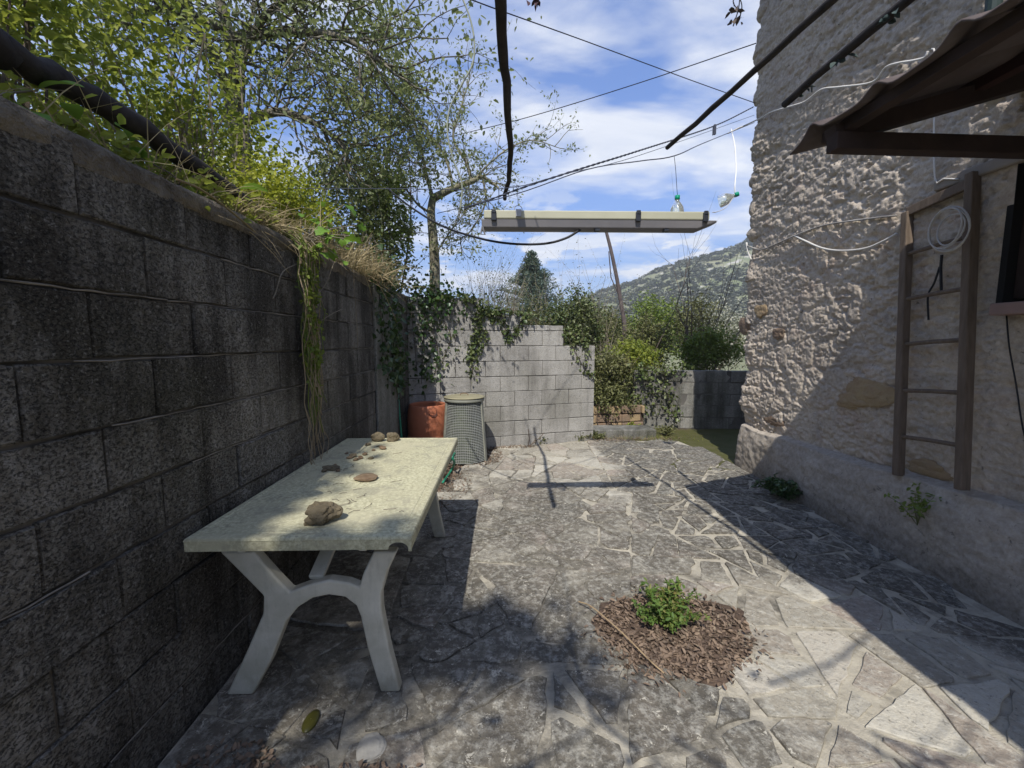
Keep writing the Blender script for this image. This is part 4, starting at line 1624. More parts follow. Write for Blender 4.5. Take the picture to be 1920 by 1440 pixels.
for k in range(6):
    a = R((-158, -20, 30, 80, 120, 165)[k])
    d = Vector((math.cos(a), math.sin(a), 0))
    MB().beam(d * (rb(0) + .008), d * (rb(H_b) + .008) + Vector((0, 0, H_b - .03)), 0.055, 0.014, up=d).build('stave', M['bin'], CB, bevel=0.003)
MB().lathe([(rb(H_b) + .022, H_b - .05), (rb(H_b) + .028, H_b - .045), (rb(H_b) + .028, H_b - .012), (rb(H_b) + .014, H_b - .008)], sides=36).build('top_ring', M['bin'], CB, smooth=True)
MB().lathe([(0.001, H_b + .022), (0.1, H_b + .02), (rb(H_b) + .0, H_b + .010), (rb(H_b) + .035, H_b + .002), (rb(H_b) + .035, H_b - .006), (0.01, H_b - .006)], sides=36).build('lid', M['binlid'], CB, smooth=True)
MB().tube(spline([(-.05, -.04, H_b + .018), (-.04, -.04, H_b + .04), (0.0, -.04, H_b + .046), (.04, -.04, H_b + .04), (.05, -.04, H_b + .018)], 4), 0.006, 6).build('lid_handle', M['ruststone'], CB)

# ------------------------------------------------------------------ DRUM
DR = empty('plastic_drum', (-0.945, 5.10, 0), 0, 'open terracotta orange drum between the dark wall and the compost bin', 'drum')
MB().lathe([(0.0, 0.01), (0.225, 0.01), (0.235, 0.03), (0.25, 0.16), (0.256, 0.30), (0.250, 0.315), (0.256, 0.33), (0.256, 0.5), (0.246, 0.62), (0.232, 0.675), (0.22, 0.695), (0.212, 0.69), (0.222, 0.66), (0.235, 0.3), (0.2, .05), (0, .04)], sides=40).build('body', M['terracotta'], DR, smooth=True)
MB().lathe([(0.0, 0.60), (0.1, .615), (0.22, 0.60)], sides=24).build('contents', M['soil'], DR)
# moulded grip: bulge, dark colour painted on for the shade in its slot
mb = MB()
d = Vector((0.42, -0.907, 0)).normalized()
up = Vector((0, 0, 1))
sd = d.cross(up)
c0 = d * 0.240
mb.add([tuple(c0 + sd * a + up * b_ + d * e) for a, b_, e in [(-.05, .64, .0), (.05, .64, .0), (.05, .59, .012), (.02, .565, .022), (-.02, .565, .022), (-.05, .59, .012), (0, .62, -.015)]],
       [(0, 5, 6), (5, 4, 6), (4, 3, 6), (3, 2, 6), (2, 1, 6), (1, 0, 6)])
mb.build('hand_grip', simple('drum slot shade', (0.07, 0.02, 0.012), None, rough=0.6), DR)

# garden hose / stake
mb = MB()
a = aty(744, 712, 4.75)
b_ = aty(753, 822, 4.70)
mb.tube([a, (a + b_) / 2, b_, (b_.x + .01, b_.y, .03)], 0.011, 8)
o = mb.build('plant_stake', M['hose'], None, smooth=True)
tag(o, 'upright green plastic stake beside the orange drum', 'stake')
pts = [atz(830, 905, 0.02), atz(846, 882, 0.02), aty(852, 868, 4.3), aty(848, 856, 4.25), aty(853, 850, 4.4), aty(846, 862, 4.5), atz(835, 872, 0.02)]
o = MB().tube(spline(pts, 6), 0.012, 8).build('garden_hose', M['hose'], None, smooth=True)
tag(o, 'loop of bright green hose on the ground beside the compost bin', 'hose')

# ------------------------------------------------------------------ POLES OVERHEAD
def pole(pts, r0, r1, label, mat=M['blackwood'], name='pergola_pole', n=4):
    P = spline(pts, n)
    k = len(P)
    rg_ = random.Random(len(label))
    o = MB().tube([p + Vector((rg_.gauss(0, .003), 0, rg_.gauss(0, .003))) for p in P], [r0 + (r1 - r0) * i / (k - 1) + rg_.uniform(0, .002) for i in range(k)], 9).build(name, mat, None, smooth=True)
    return tag(o, label, 'pole', 'pergola poles overhead')


pole([(-0.02, 1.30, 2.76), aty(940, 60, 1.82), aty(951, 180, 2.25), aty(957, 290, 2.95), aty(953, 340, 3.35), aty(946, 373, 3.75)], 0.023, 0.016, 'thick dark pole hanging overhead in the middle of the sky')
pole([(1.36, 0.4, 2.77), (1.30, 1.0, 2.76), (1.247, 1.64, 2.75), (1.18, 2.2, 2.75), (1.096, 2.818, 2.75)], 0.017, 0.013, 'dark pole end pointing at the house corner against the sky')
pole([(1.53, 0.2, 2.76), (1.528, 1.633, 2.75), (1.525, 2.0, 2.75), (1.524, 2.30, 2.75)], 0.021, 0.017, 'dark pole with torn netting running above the canopy')
# old netting scraps on the last pole
rg = random.Random(5)
rn = np.random.RandomState(4)
yy_ = np.concatenate([rn.normal(c_, .035, 7) for c_ in (1.70, 1.93, 2.14)])
o = leaf_mesh('torn_netting', np.stack([1.525 + rn.randn(21) * .006, yy_, 2.74 + rn.randn(21) * .008], 1), .035, simple('green netting', (0.02, 0.04, 0.045), (0.06, 0.08, 0.07), 20), aspect=.6, droop=1.5, up=.1)
o['kind'] = 'stuff'
tag(o, 'torn dark netting hanging from the pole above the canopy', 'netting')

# ------------------------------------------------------------------ CABLES
def cable(pts, r_, mat, name, label, n=6, sides=5, twist=0.0, cat='cable'):
    P = spline(pts, n)
    mb = MB()
    if twist:
        for ph in (0, math.pi):
            Q = []
            acc = 0
            P2 = []
            for i in range(len(P) - 1):
                m_ = max(2, int((P[i + 1] - P[i]).length / 0.02))
                for j in range(m_):
                    P2.append(P[i].lerp(P[i + 1], j / m_))
            for i, p in enumerate(P2):
                a = i * 0.02 / 0.05 * math.pi + ph
                Q.append(p + Vector((0, math.cos(a) * r_ * .9, math.sin(a) * r_ * .9)))
            mb.tube(Q, r_ * 0.8, 4)
    else:
        mb.tube(P, r_, sides)
    o = mb.build(name, mat, None, smooth=True)
    return tag(o, label, cat)


W2 = 2.35
cable([aty(870, 392, 3.2), aty(925, 372, 2.9), aty(1000, 345, 2.75), aty(1100, 313, 2.8), aty(1200, 282, 3.2), aty(1340, 236, 4.2), aty(1414, 200, 4.66)], 0.0045, M['cable_blue'], 'washing_line', 'twisted dark washing line crossing the sky to the house corner', twist=1, cat='line')
cable([aty(500, 353, 2.8), aty(740, 354, 2.6), aty(880, 355, 2.4), aty(970, 350, W2), aty(1060, 326, 2.45), aty(1200, 291, 3.2), aty(1414, 216, 4.66)], 0.0022, M['cable_blue'], 'wire', 'thin level wire carrying the ring hook of the hanging light')
cable([aty(820, 400, 3.4), aty(960, 366, 2.5), aty(1100, 318, 2.38), aty(1200, 302, W2), aty(1265, 292, W2), aty(1320, 268, 3.2), aty(1414, 230, 4.66)], 0.003, M['cable_blue'], 'wire', 'lower dark wire from which the green capped bottle hangs')
cable([aty(830, -30, 2.6), aty(885, 0, 2.9), aty(1100, 78, 3.7), aty(1300, 152, 4.5), aty(1418, 194, 4.70)], 0.004, M['cable_black'], 'wire', 'dark overhead wire descending from upper left to the house', )
cable([aty(700, 290, 8), aty(870, 250, 7.0), aty(1000, 217, 6.2), aty(1200, 155, 5.4), aty(1418, 81, 4.70)], 0.0055, M['cable_black'], 'wire', 'dark overhead wire rising from the fruit tree to the house')
cable([aty(725, 352, 3.0), aty(770, 388, 2.8), aty(830, 424, 2.65), aty(900, 447, 2.5), aty(960, 457, 2.4), aty(1020, 457, 2.35), aty(1060, 447, 2.33), aty(1086, 432, 2.33), (0.455, 2.345, 2.105)], 0.0065, M['cable_black'], 'power_cable', 'black power cable sagging under the hanging light', sides=8)
cable([aty(862, -15, 3.0), aty(880, 30, 3.0), aty(889, 75, 3.0), aty(886, 120, 3.0), aty(862, 165, 3.0), aty(843, 205, 3.0), aty(839, 250, 3.0), aty(850, 300, 3.0), aty(866, 345, 3.0), aty(863, 395, 3.0)], 0.006, simple('pale cable', (0.30, 0.32, 0.24), (0.2, 0.22, 0.18), 6), 'hanging_cable', 'pale curved cable dangling from above in front of the fruit tree', sides=7)
# white cables on the house wall
wx = lambda px, py, off=0.03: Vector(((lambda p: (wallx(p.z) - off, p.y, p.z))(atx(px, py, wallx(2.5) - off))))
cable([aty(1365, 250, 4.3), aty(1385, 240, 4.6), wx(1400, 236), wx(1430, 222), wx(1452, 210), wx(1485, 200), wx(1515, 190), wx(1545, 168), wx(1580, 163), wx(1640, 154), wx(1665, 127), wx(1690, 118), wx(1715, 114), wx(1738, 108), wx(1745, 96)], 0.007, M['cable_white'], 'white_cable', 'wavy white cable fixed diagonally across the upper house wall', sides=6)
cable([wx(1752, 92), wx(1757, 97), wx(1754, 150), wx(1754, 220), wx(1753, 335), wx(1770, 335), wx(1797, 336)], 0.005, M['cable_white'], 'white_cable', 'straight white cable dropping down the wall behind the canopy', n=3, sides=6)
cable([wx(1408, 487), wx(1402, 470), wx(1400, 455)], 0.010, M['cable_white'], 'white_cable', 'short white cable end sticking out at the house corner', sides=6)
cable([wx(1402, 461), wx(1425, 468), wx(1450, 460), wx(1490, 442), wx(1540, 424), wx(1590, 415), wx(1680, 404)], 0.0075, simple('grimy cable', (0.12, 0.11, 0.10), (0.42, 0.40, 0.37), 3), 'wall_cable', 'grimy cable running level across the wall to the ladder', sides=6)
cable([wx(1490, 442), wx(1510, 452), wx(1540, 465), wx(1575, 470), wx(1620, 466), wx(1655, 452), wx(1680, 438)], 0.0085, M['cable_white'], 'white_cable', 'slack white cable looping below the grimy one left of the ladder', sides=6)
cable([wx(1881, 590, .02), wx(1885, 650, .02), wx(1896, 720, .02), wx(1905, 790, .02), wx(1918, 858, .02)], 0.004, M['cable_black'], 'wall_cable', 'thin black cable hanging down the wall beneath the window', sides=5)
# tangle at the top of the corner
rg = random.Random(2)
VN = empty('dry_vine', (2.7, 4.6, 5.0), 0, 'dark shrivelled vine dangling at the top of the house corner', 'vine')
mb = MB()
for k in range(3):
    a = aty(1385 + rg.uniform(-8, 8), -20, 4.5)
    b_ = aty(1378 + rg.uniform(-10, 12), 25 + k * 12, 4.5)
    mb.tube([q - VN.location for q in spline([a, (a + b_) / 2 + Vector((rg.uniform(-.1, .1), 0, 0)), b_], 5)], 0.006, 4)
mb.build('stem', M['cable_black'], VN)
pp = np.array([tuple(aty(1377 + rg.uniform(-9, 14), 18 + rg.uniform(-16, 32), 4.5) - VN.location) for _ in range(14)])
leaf_mesh('leaves', pp, 0.075, M['twig_dark'], VN, droop=2)
VN2 = empty('dry_vine', (0.05, 1.7, 2.75), 0, 'dark shrivelled leaves at the top beside the middle pole', 'vine')
pp = np.array([tuple(aty(rg.uniform(982, 1012), rg.uniform(-14, 4), 1.72) - VN2.location) for _ in range(9)])
leaf_mesh('leaves', pp, 0.04, simple('purple dead leaves', (0.05, 0.03, 0.04), (0.09, 0.05, 0.05), 9), VN2, droop=2.5)
mb = MB()
mb.tube([q - VN2.location for q in [aty(968, -30, 1.74), aty(985, -8, 1.72), aty(1008, -3, 1.72)]], 0.004, 4)
mb.build('stem', M['blackwood'], VN2)

# ------------------------------------------------------------------ HANGING LIGHT
fx = empty('fluorescent_light', (0.53, 2.33, 2.14), 0, 'long cream and grey fluorescent light fitting hanging unlit over the patio', 'light fitting')
xl, xr = -0.10, 1.15
L0 = 0.53


def fxp(name, mb, mat, bevel=0.0):
    me = mb.mesh(name)
    me.transform(Matrix.Translation((-0.53, -2.33, -2.14)) )
    o = link(name, me, mat, fx)
    if bevel:
        md = o.modifiers.new('bevel', 'BEVEL')
        md.width = bevel
        md.segments = 2
    return o


fxp('housing', MB().box((xl, 2.30, 2.140), (xr, 2.40, 2.185)), M['cream'], 0.006)
mb = MB()
prof = [(2.305, 2.140), (2.395, 2.140), (2.385, 2.098), (2.365, 2.085), (2.335, 2.085), (2.312, 2.098)]
n = len(prof)
V = [(xl - .012, a, b_) for a, b_ in prof] + [(xr + .05, a, 2.14 - (2.14 - b_) * (0.15 if b_ < 2.13 else 1)) for a, b_ in prof]
V2 = [(xl - .012, a, b_) for a, b_ in prof] + [(xr - .06, a, b_) for a, b_ in prof] + [(xr + .045, a, 2.139 if b_ > 2.13 else 2.128) for a, b_ in prof]
Fs = [tuple(range(n))]
for s_ in range(2):
    for i in range(n):
        j = (i + 1) % n
        Fs.append((s_ * n + i, (s_ + 1) * n + i, (s_ + 1) * n + j, s_ * n + j))
Fs.append(tuple(range(3 * n - 1, 2 * n - 1, -1)))
mb.add(V2, Fs)
fxp('diffuser', mb, M['fixgrey'], 0.003)
for xx in (-0.045, 0.75, 1.125):
    fxp('clip', MB().box((xx - .014, 2.289, 2.128), (xx + .014, 2.305, 2.178)).box((xx - .011, 2.286, 2.165), (xx + .011, 2.30, 2.186)), M['clip'], 0.003)
for xx in (0.515, 0.90):
    fxp('foot', MB().box((xx, 2.30, 2.078), (xx + .025, 2.33, 2.09)), M['clip'])
fxp('bracket', MB().box((0.075, 2.292, 2.15), (0.105, 2.299, 2.187)), M['metal'])
# ring and hook
hp = aty(970, 350, 2.35)
mb = MB()
ring = [(0.09 + 0.022 * math.cos(a), 2.34, 2.20 + 0.022 * math.sin(a)) for a in [2 * math.pi * k / 16 for k in range(17)]]
mb.tube(ring, 0.0022, 5, cap=False)
mb.tube([(0.09, 2.34, 2.222), (0.089, 2.345, 2.26), (hp.x, 2.35, hp.z - .01)], 0.0018, 4)
mb.tube([(hp.x + .008 * math.cos(a), 2.35, hp.z + .008 * math.sin(a)) for a in [2 * math.pi * k / 10 for k in range(11)]], 0.0018, 4, cap=False)
fxp('hanger', mb, M['metal'])
# small triangle tag at left end
q = aty(921, 440, 2.3)
fxp('pull_ring', MB().tube([(xl - .008, 2.31, 2.10), (xl - .018, 2.31, 2.058), (xl + .006, 2.31, 2.056), (xl - .008, 2.31, 2.10)], 0.005, 5), M['metal'])

# bottles
def bottle(base_loc, label, tilt=(0, 0, 0), s=1.0):
    B = empty('plastic_bottle', base_loc, 0, label, 'bottle', 'cut bottles hung on the wires')
    B.rotation_euler = tilt
    MB().lathe([(0.012 * s, 0.0), (0.013 * s, -.012 * s), (0.026 * s, -.030 * s), (0.038 * s, -.05 * s), (0.042 * s, -.075 * s), (0.042 * s, -.10 * s)], sides=24).build('body', M['bottle'], B, smooth=True)
    MB().lathe([(0.001, 0.024 * s), (0.015 * s, 0.024 * s), (0.0155 * s, 0.0), (0.013 * s, -0.001)], sides=18).build('cap', M['bottlecap'], B, smooth=True)
    return B


q = aty(1270, 374, 2.42)
B1_ = bottle(q, 'cut clear bottle with green cap hanging above the light fitting', s=0.9)
o = cable([aty(1264, 292, W2 + .02), aty(1267, 320, 2.38), aty(1269, 352, 2.41), q + Vector((0, 0, .02))], 0.0015, M['cable_black'], 'string', 'thin string holding the green capped bottle above the light fitting', n=3, cat='string')
q2 = aty(1378, 366, 3.6)
bottle(q2, 'clear bottle on its side dangling close to the house corner', (R(70), R(20), R(60)), 1.25)
cable([aty(1371, 242, 4.0), aty(1378, 275, 3.8), aty(1380, 320, 3.7), aty(1378, 345, 3.6), q2], 0.005, M['ribbon'], 'ribbon', 'white plastic ribbon holding the bottle near the house corner', n=3, cat='ribbon')
cable([q2 + Vector((-.02, -.02, -.02)), aty(1362, 388, 3.1), aty(1345, 397, 2.5), aty(1336, 398, 2.34)], 0.0025, M['cable_white'], 'string', 'thin pale string from the sideways bottle to the light fitting', n=3, cat='string')
# peg on washing line
pg = aty(1340, 238, 4.1)
o = MB().box((pg.x - .008, pg.y - .01, pg.z - .07), (pg.x + .012, pg.y + .01, pg.z + .02)).box((pg.x - .016, pg.y - .008, pg.z - .075), (pg.x - .010, pg.y + .008, pg.z + .01)).build('clothes_peg', M['cable_blue'])
tag(o, 'dark clothes peg clipped on the washing line near the house', 'peg')

# ------------------------------------------------------------------ VEGETATION
rng = random.Random(77)


def veg(name, loc, label, cat, group=None):
    return empty(name, loc, 0, label, cat, group)


def shrub(label, c_, radii, nclump, per, spread, size, mat, seed, cat='shrub', name='shrub', stems=8, aspect=0.55, twigmat='twig_dark', base=None, group=None, shell=0.35, leafname='foliage', droop=0.0):
    base = Vector(base if base is not None else (c_[0], c_[1], c_[2] - radii[2]))
    S = veg(name, base, label, cat, group)
    rg_ = random.Random(seed)
    mb = MB()
    P = clumps(c_, radii, nclump, per, spread, seed, shell)
    cen = P.reshape(nclump, per, 3).mean(1)
    for i in range(stems):
        tip = Vector(cen[rg_.randrange(nclump)])
        st = base + Vector((rg_.gauss(0, radii[0] * .15), rg_.gauss(0, radii[1] * .15), 0))
        mid = st.lerp(tip, 0.5) + Vector((rg_.gauss(0, .08), rg_.gauss(0, .08), rg_.gauss(0, .05)))
        rr = max(0.005, min(radii) * 0.018)
        mb.tube([q - base for q in spline([st, mid, tip], 4)], [rr * (1 - .08 * k) for k in range(9)], 4, cap=False)
    if stems:
        mb.build('stem', M[twigmat], S)
    leaf_mesh(leafname, P - np.array(base), size, mat, S, aspect=aspect, seed=seed, droop=droop)
    return S


def bare_bush(label, base, n, height, spread, mat, seed, r0=0.006, leaves=None, leafsize=0.03, nleaf=6, cat='bush', name='bare_bush', kids=(2, 4), depth=1, wander=.14, up=.25):
    S = veg(name, base, label, cat)
    rg_ = random.Random(seed)
    mb = MB()
    tips = []
    for i in range(n):
        d = Vector((rg_.gauss(0, spread), rg_.gauss(0, spread), 1)).normalized()
        st = Vector((rg_.gauss(0, .12 * height), rg_.gauss(0, .06 * height), 0))
        rbranch(st, d, height * rg_.uniform(.5, 1.0), r0, depth, rg_, mb, tips, wander, up, 5, kids, .55, 4, .5)
    mb.build('stems', M[mat], S)
    if leaves:
        T = np.array([tuple(q) for q in tips])
        P = np.repeat(T, nleaf, 0) + np.random.RandomState(seed).randn(len(T) * nleaf, 3) * leafsize
        leaf_mesh('leaves', P, leafsize, M[leaves], S, seed=seed)
    return S


# --- pole along the wall top
pth = [(-1.37, 0.3, 2.62), atx(-60, 40, -1.37), atx(0, 85, -1.37), atx(150, 172, -1.37), atx(300, 262, -1.37), atx(450, 372, -1.37), atx(535, 440, -1.37)]
P_ = spline(pth, 6)
rg = random.Random(3)
o = MB().tube([p + Vector((rg.gauss(0, .004), 0, rg.gauss(0, .006))) for p in P_], [0.040 - 0.0002 * i_ + rg.uniform(0, .006) for i_ in range(len(P_))], 10).build('fallen_log', M['blackwood'], None, smooth=True)
tag(o, 'long dark fallen log lying along the top of the left wall', 'log')

# --- tall tree on the embankment
TR = veg('tree', (-3.05, 4.9, 1.9), 'tall tree with forked mossy trunk and fine pale leaves above the left wall', 'tree')
rg = random.Random(31)
mb = MB()
tips = []
tb = TR.location
trunk = [Vector((0, 0, 0)), aty(455, 300, 4.9) - tb, aty(440, 215, 4.9) - tb, aty(445, 150, 4.9) - tb, aty(428, 60, 4.9) - tb, aty(395, -60, 4.8) - tb]
mb.tube(spline(trunk, 5), [0.13 - 0.0035 * k for k in range(26)], 9, cap=False)
lim = [[aty(440, 215, 4.9) - tb, aty(410, 120, 4.8) - tb, aty(372, 60, 4.7) - tb, aty(350, -20, 4.6) - tb],
       [aty(445, 150, 4.9) - tb, aty(470, 70, 4.8) - tb, aty(520, 10, 4.6) - tb, aty(600, -40, 4.4) - tb],
       [aty(440, 70, 4.9) - tb, aty(540, 60, 4.7) - tb, aty(640, 70, 4.5) - tb, aty(720, 120, 4.4) - tb],
       [aty(455, 230, 4.9) - tb, aty(520, 210, 4.8) - tb, aty(590, 230, 4.7) - tb, aty(650, 280, 4.6) - tb],
       [aty(430, 60, 4.9) - tb, aty(330, 20, 4.6) - tb, aty(240, 20, 4.4) - tb]]
for L in lim:
    P_ = spline(L, 5)
    k = len(P_)
    mb.tube(P_, [0.055 - 0.04 * i / k for i in range(k)], 6, cap=False)
    for i in range(2, k, 1):
        for j in range(2):
            d = (P_[i] - P_[i - 1]).normalized() + Vector((rg.gauss(0, .8), rg.gauss(0, .8), rg.gauss(0, .6)))
            rbranch(P_[i], d, rg.uniform(.6, 1.2), 0.014, 1, rg, mb, tips, .25, -.05, 5, (3, 5), .6, 4, .7)
mb.build('trunk', M['bark'], TR, smooth=True)
T = np.array([tuple(q) for q in tips])
print('tips', len(T))
r = np.random.RandomState(3)
P = np.repeat(T, 4, 0) + r.randn(len(T) * 4, 3) * np.array([.15, .15, .13])
leaf_mesh('crown', P, 0.05, M['lf_fine'], TR, aspect=0.55, droop=1.5, seed=4)

# near leafy growth at the upper left
shrub('bright leafy bush filling the top left corner above the wall', (-2.9, 2.3, 3.7), (1.0, 1.3, 0.95), 150, 44, .15, 0.052, M['lf_yellow'], 41, aspect=.6, stems=26, base=(-2.6, 2.3, 1.9), shell=.1)
shrub('sunlit yellow green bush behind the fallen log at far left', (-2.3, 1.5, 2.95), (0.65, 0.9, 0.75), 110, 40, .12, 0.05, M['lf_yellow'], 42, aspect=.6, stems=20, base=(-2.1, 1.6, 1.9), shell=.1)
shrub('tangled bush of thin stems between log and tree trunk', (-2.5, 3.4, 2.95), (0.8, 0.8, 1.0), 150, 30, .12, 0.045, M['lf_yellow'], 43, stems=110, base=(-2.3, 3.3, 1.9), shell=.05, twigmat='twig')
shrub('rounded green bush beside the tall trunk', (-2.1, 5.6, 3.05), (0.75, 0.6, 1.0), 150, 30, .12, 0.055, M['lf_fine'], 44, stems=30, base=(-2.1, 5.6, 1.9), shell=.3)
shrub('ivy clad dark column of foliage left of the fruit tree', (-1.60, 5.75, 3.0), (0.36, 0.4, 0.9), 64, 34, .09, 0.055, M['lf_mid'], 45, stems=14, base=(-1.55, 5.7, 1.0), shell=.4)
shrub('yellow flowering low bush spilling over the wall top', (-1.55, 2.95, 2.40), (0.34, 0.50, 0.36), 130, 40, .055, 0.03, leaf_mat('broom leaves', [(0.16, 0.21, 0.03), (0.27, 0.31, 0.035), (0.38, 0.39, 0.04), (0.22, 0.28, 0.03)], 0.5), 46, stems=24, base=(-1.5, 3.0, 1.95), shell=.1)
shrub('low leafy weeds along the wall top under the log', (-1.40, 1.9, 2.11), (0.14, 1.0, 0.10), 95, 16, .045, 0.04, M['lf_yellow'], 47, stems=10, base=(-1.42, 1.9, 1.98), shell=.05, cat='weeds')
# background foliage behind everything at left
shrub('broad green thicket low behind the left bank', (-6.0, 6.5, 3.6), (2.6, 2.2, 1.7), 200, 40, .26, 0.10, M['lf_yellow'], 48, stems=30, base=(-5.8, 6.5, 2.2), shell=.3)

shrub('tangled dry bramble mound over the far end of the dark wall', (-1.50, 4.05, 2.38), (0.38, 0.75, 0.42), 130, 9, .07, .035, M['lf_ivy'], 51, stems=150, base=(-1.45, 4.0, 2.0), shell=.2, twigmat='twig')
shrub('leafy climbers clinging round the base of the tall trunk', (-2.6, 4.3, 2.7), (0.5, 0.5, 0.6), 70, 22, .09, .05, M['lf_fine'], 52, stems=60, base=(-2.6, 4.3, 1.9), shell=.1, twigmat='twig')
# large leaves by the wall top
LG = veg('broadleaf_plant', (-1.42, 1.45, 2.04), 'broad green leaves leaning over the wall coping below the log', 'plant')


def big_leaf_mesh(name, L, W, lobes, mat):
    pts = []
    n = 14
    for i in range(n + 1):
        t_ = i / n
        a = W * (math.sin(math.pi * t_) ** 0.8) * (1 + (0.35 * math.cos(t_ * math.pi * 2 * lobes) if lobes else 0))
        pts.append((t_ * L, a))
    V = [(x, 0, 0.10 * L * math.sin(math.pi * x / L)) for x, a in pts] + [(x, a, 0.10 * L * math.sin(math.pi * x / L) + a * .25) for x, a in pts] + [(x, -a, 0.10 * L * math.sin(math.pi * x / L) + a * .25) for x, a in pts]
    k = n + 1
    Fs = []
    for i in range(n):
        Fs += [(i, i + 1, k + i + 1, k + i), (i, 2 * k + i, 2 * k + i + 1, i + 1)]
    me = bpy.data.meshes.new(name)
    me.from_pydata(V, [], Fs)
    me.polygons.foreach_set('use_smooth', [True] * len(me.polygons))
    me.materials.append(mat)
    me.update()
    return me


bl = big_leaf_mesh('leaf', 0.13, 0.035, 0, M['lf_fig'])
bl2 = big_leaf_mesh('leaf', 0.11, 0.038, 2.5, M['lf_fig'])
rg = random.Random(17)
mb = MB()
for i in range(22):
    u = rg.uniform(-0.7, 0.9)
    a = Vector((rg.uniform(-.1, .05), u, rg.uniform(.0, .05)))
    b_ = a + Vector((rg.uniform(0.0, .16), rg.gauss(0, .05), rg.uniform(.04, .14)))
    mb.tube([a, (a + b_) / 2 + Vector((0, 0, .02)), b_], 0.003, 4)
    o = bpy.data.objects.new('leaf', bl)
    col.objects.link(o)
    o.parent = LG
    o.location = b_
    o.rotation_euler = (rg.gauss(0, .4), rg.uniform(-.2, .7), rg.uniform(-1.3, 1.3))
    o.scale = [rg.uniform(.6, 1.1)] * 3
mb.build('stalks', M['twig'], LG)['kind'] = 'stuff'
FG = veg('fig_shoot', (-1.22, 2.62, 2.08), 'fresh lobed fig leaves hanging over the wall above the vine', 'plant')
mb = MB()
for i in range(34):
    px, py = rg.gauss(612, 26), rg.gauss(440, 26)
    b_ = aty(px, py, rg.uniform(2.5, 2.85)) - FG.location
    mb.tube([(rg.gauss(0, .02), rg.gauss(0, .02), 0), b_ * .5 + Vector((0, 0, .03)), b_], 0.0025, 4)
    o = bpy.data.objects.new('leaf', bl2)
    col.objects.link(o)
    o.parent = FG
    o.location = b_
    o.rotation_euler = (rg.gauss(0, .5), rg.uniform(-.1, .9), rg.uniform(-2.2, 0.6))
    o.scale = [rg.uniform(.5, 1.0)] * 3
mb.build('stalks', M['twig'], FG)['kind'] = 'stuff'

# hanging vine column
HV = veg('hanging_vine', (-1.19, 2.5, 2.06), 'long bunch of green and dry vine stems hanging down the dark wall', 'vine')
mb, mb2 = MB(), MB()
rg = random.Random(23)
lv = []
for i in range(44):
    y0 = rg.gauss(0, .055)
    ln = rg.uniform(.7, 1.30)
    pts = [Vector((rg.uniform(-.15, 0), y0, .05))]
    n = 9
    dy = rg.gauss(0, .02)
    for k in range(1, n + 1):
        f = k / n
        pts.append(Vector((0.012 + rg.uniform(0, .05), y0 * (1 - .3 * f) + dy * math.sin(f * 6 + i) + rg.gauss(0, .006), .05 - ln * f)))
    (mb if i % 2 else mb2).tube(spline(pts, 2), rg.uniform(.0018, .004), 4, cap=False)
    for q in pts[1:]:
        if rg.random() < .8: lv.append(tuple(q))
        if rg.random() < .5 : lv.append(tuple(q + Vector((0.01, rg.gauss(0, .02), rg.gauss(0, .03)))))
for i in range(9):
    y0 = rg.gauss(0, .05)
    pts = [Vector((.02, y0, -.9 - rg.uniform(0, .2)))]
    for k in range(4):
        pts.append(pts[-1] + Vector((rg.uniform(-.005, .02), rg.gauss(0, .03), -.09)))
    mb2.tube(spline(pts, 3), .0025, 4, cap=False)
mb.build('green_stems', simple('green vine stem', (0.13, 0.17, 0.03), (0.09, 0.12, 0.03), 12), HV)
mb2.build('dry_stems', simple('dry vine stem', (0.30, 0.24, 0.15), (0.22, 0.17, 0.11), 12), HV)
LVv = np.array(lv)
LVv = LVv[(LVv[:, 2] > -.75) | (np.random.RandomState(1).rand(len(LVv)) < .12)]
leaf_mesh('leaves', LVv, 0.032, leaf_mat('vine leaves', [(0.08, 0.13, 0.02), (0.15, 0.20, 0.03), (0.22, 0.25, 0.05)], .3), HV, hang=(.5, 0, -.8), seed=9)

# loose dry runners on the wall
for nm, pts_, lab in ((0, [(556, 495), (530, 510), (518, 545), (512, 560)], 'thin dry runner curling on the dark wall left of the vine'),
                      (1, [(590, 610), (620, 590), (640, 580)], 'thin dry runner pointing right from the hanging vine'),
                      (2, [(625, 495), (612, 530), (590, 560)], 'thin dry runner curling right of the vine near the wall top'),
                      (3, [(662, 470), (664, 540), (668, 590), (671, 650)], 'single fine runner with tiny leaves hanging on the wall')):
    P_ = [atx(px, py, -1.19) for px, py in pts_]
    o = MB().tube(spline(P_, 5), 0.003, 4).build('vine_runner', M['twig'])
    tag(o, lab, 'runner')
P_ = [atx(px, py, -1.20) + Vector((0.012, 0, 0.0)) for px, py in [(325, 336), (370, 355), (420, 390), (474, 435)]]
o = MB().tube(spline(P_, 6), 0.0045, 5).build('reed', M['straw'])
tag(o, 'long pale dry reed lying along the wall coping', 'reed')

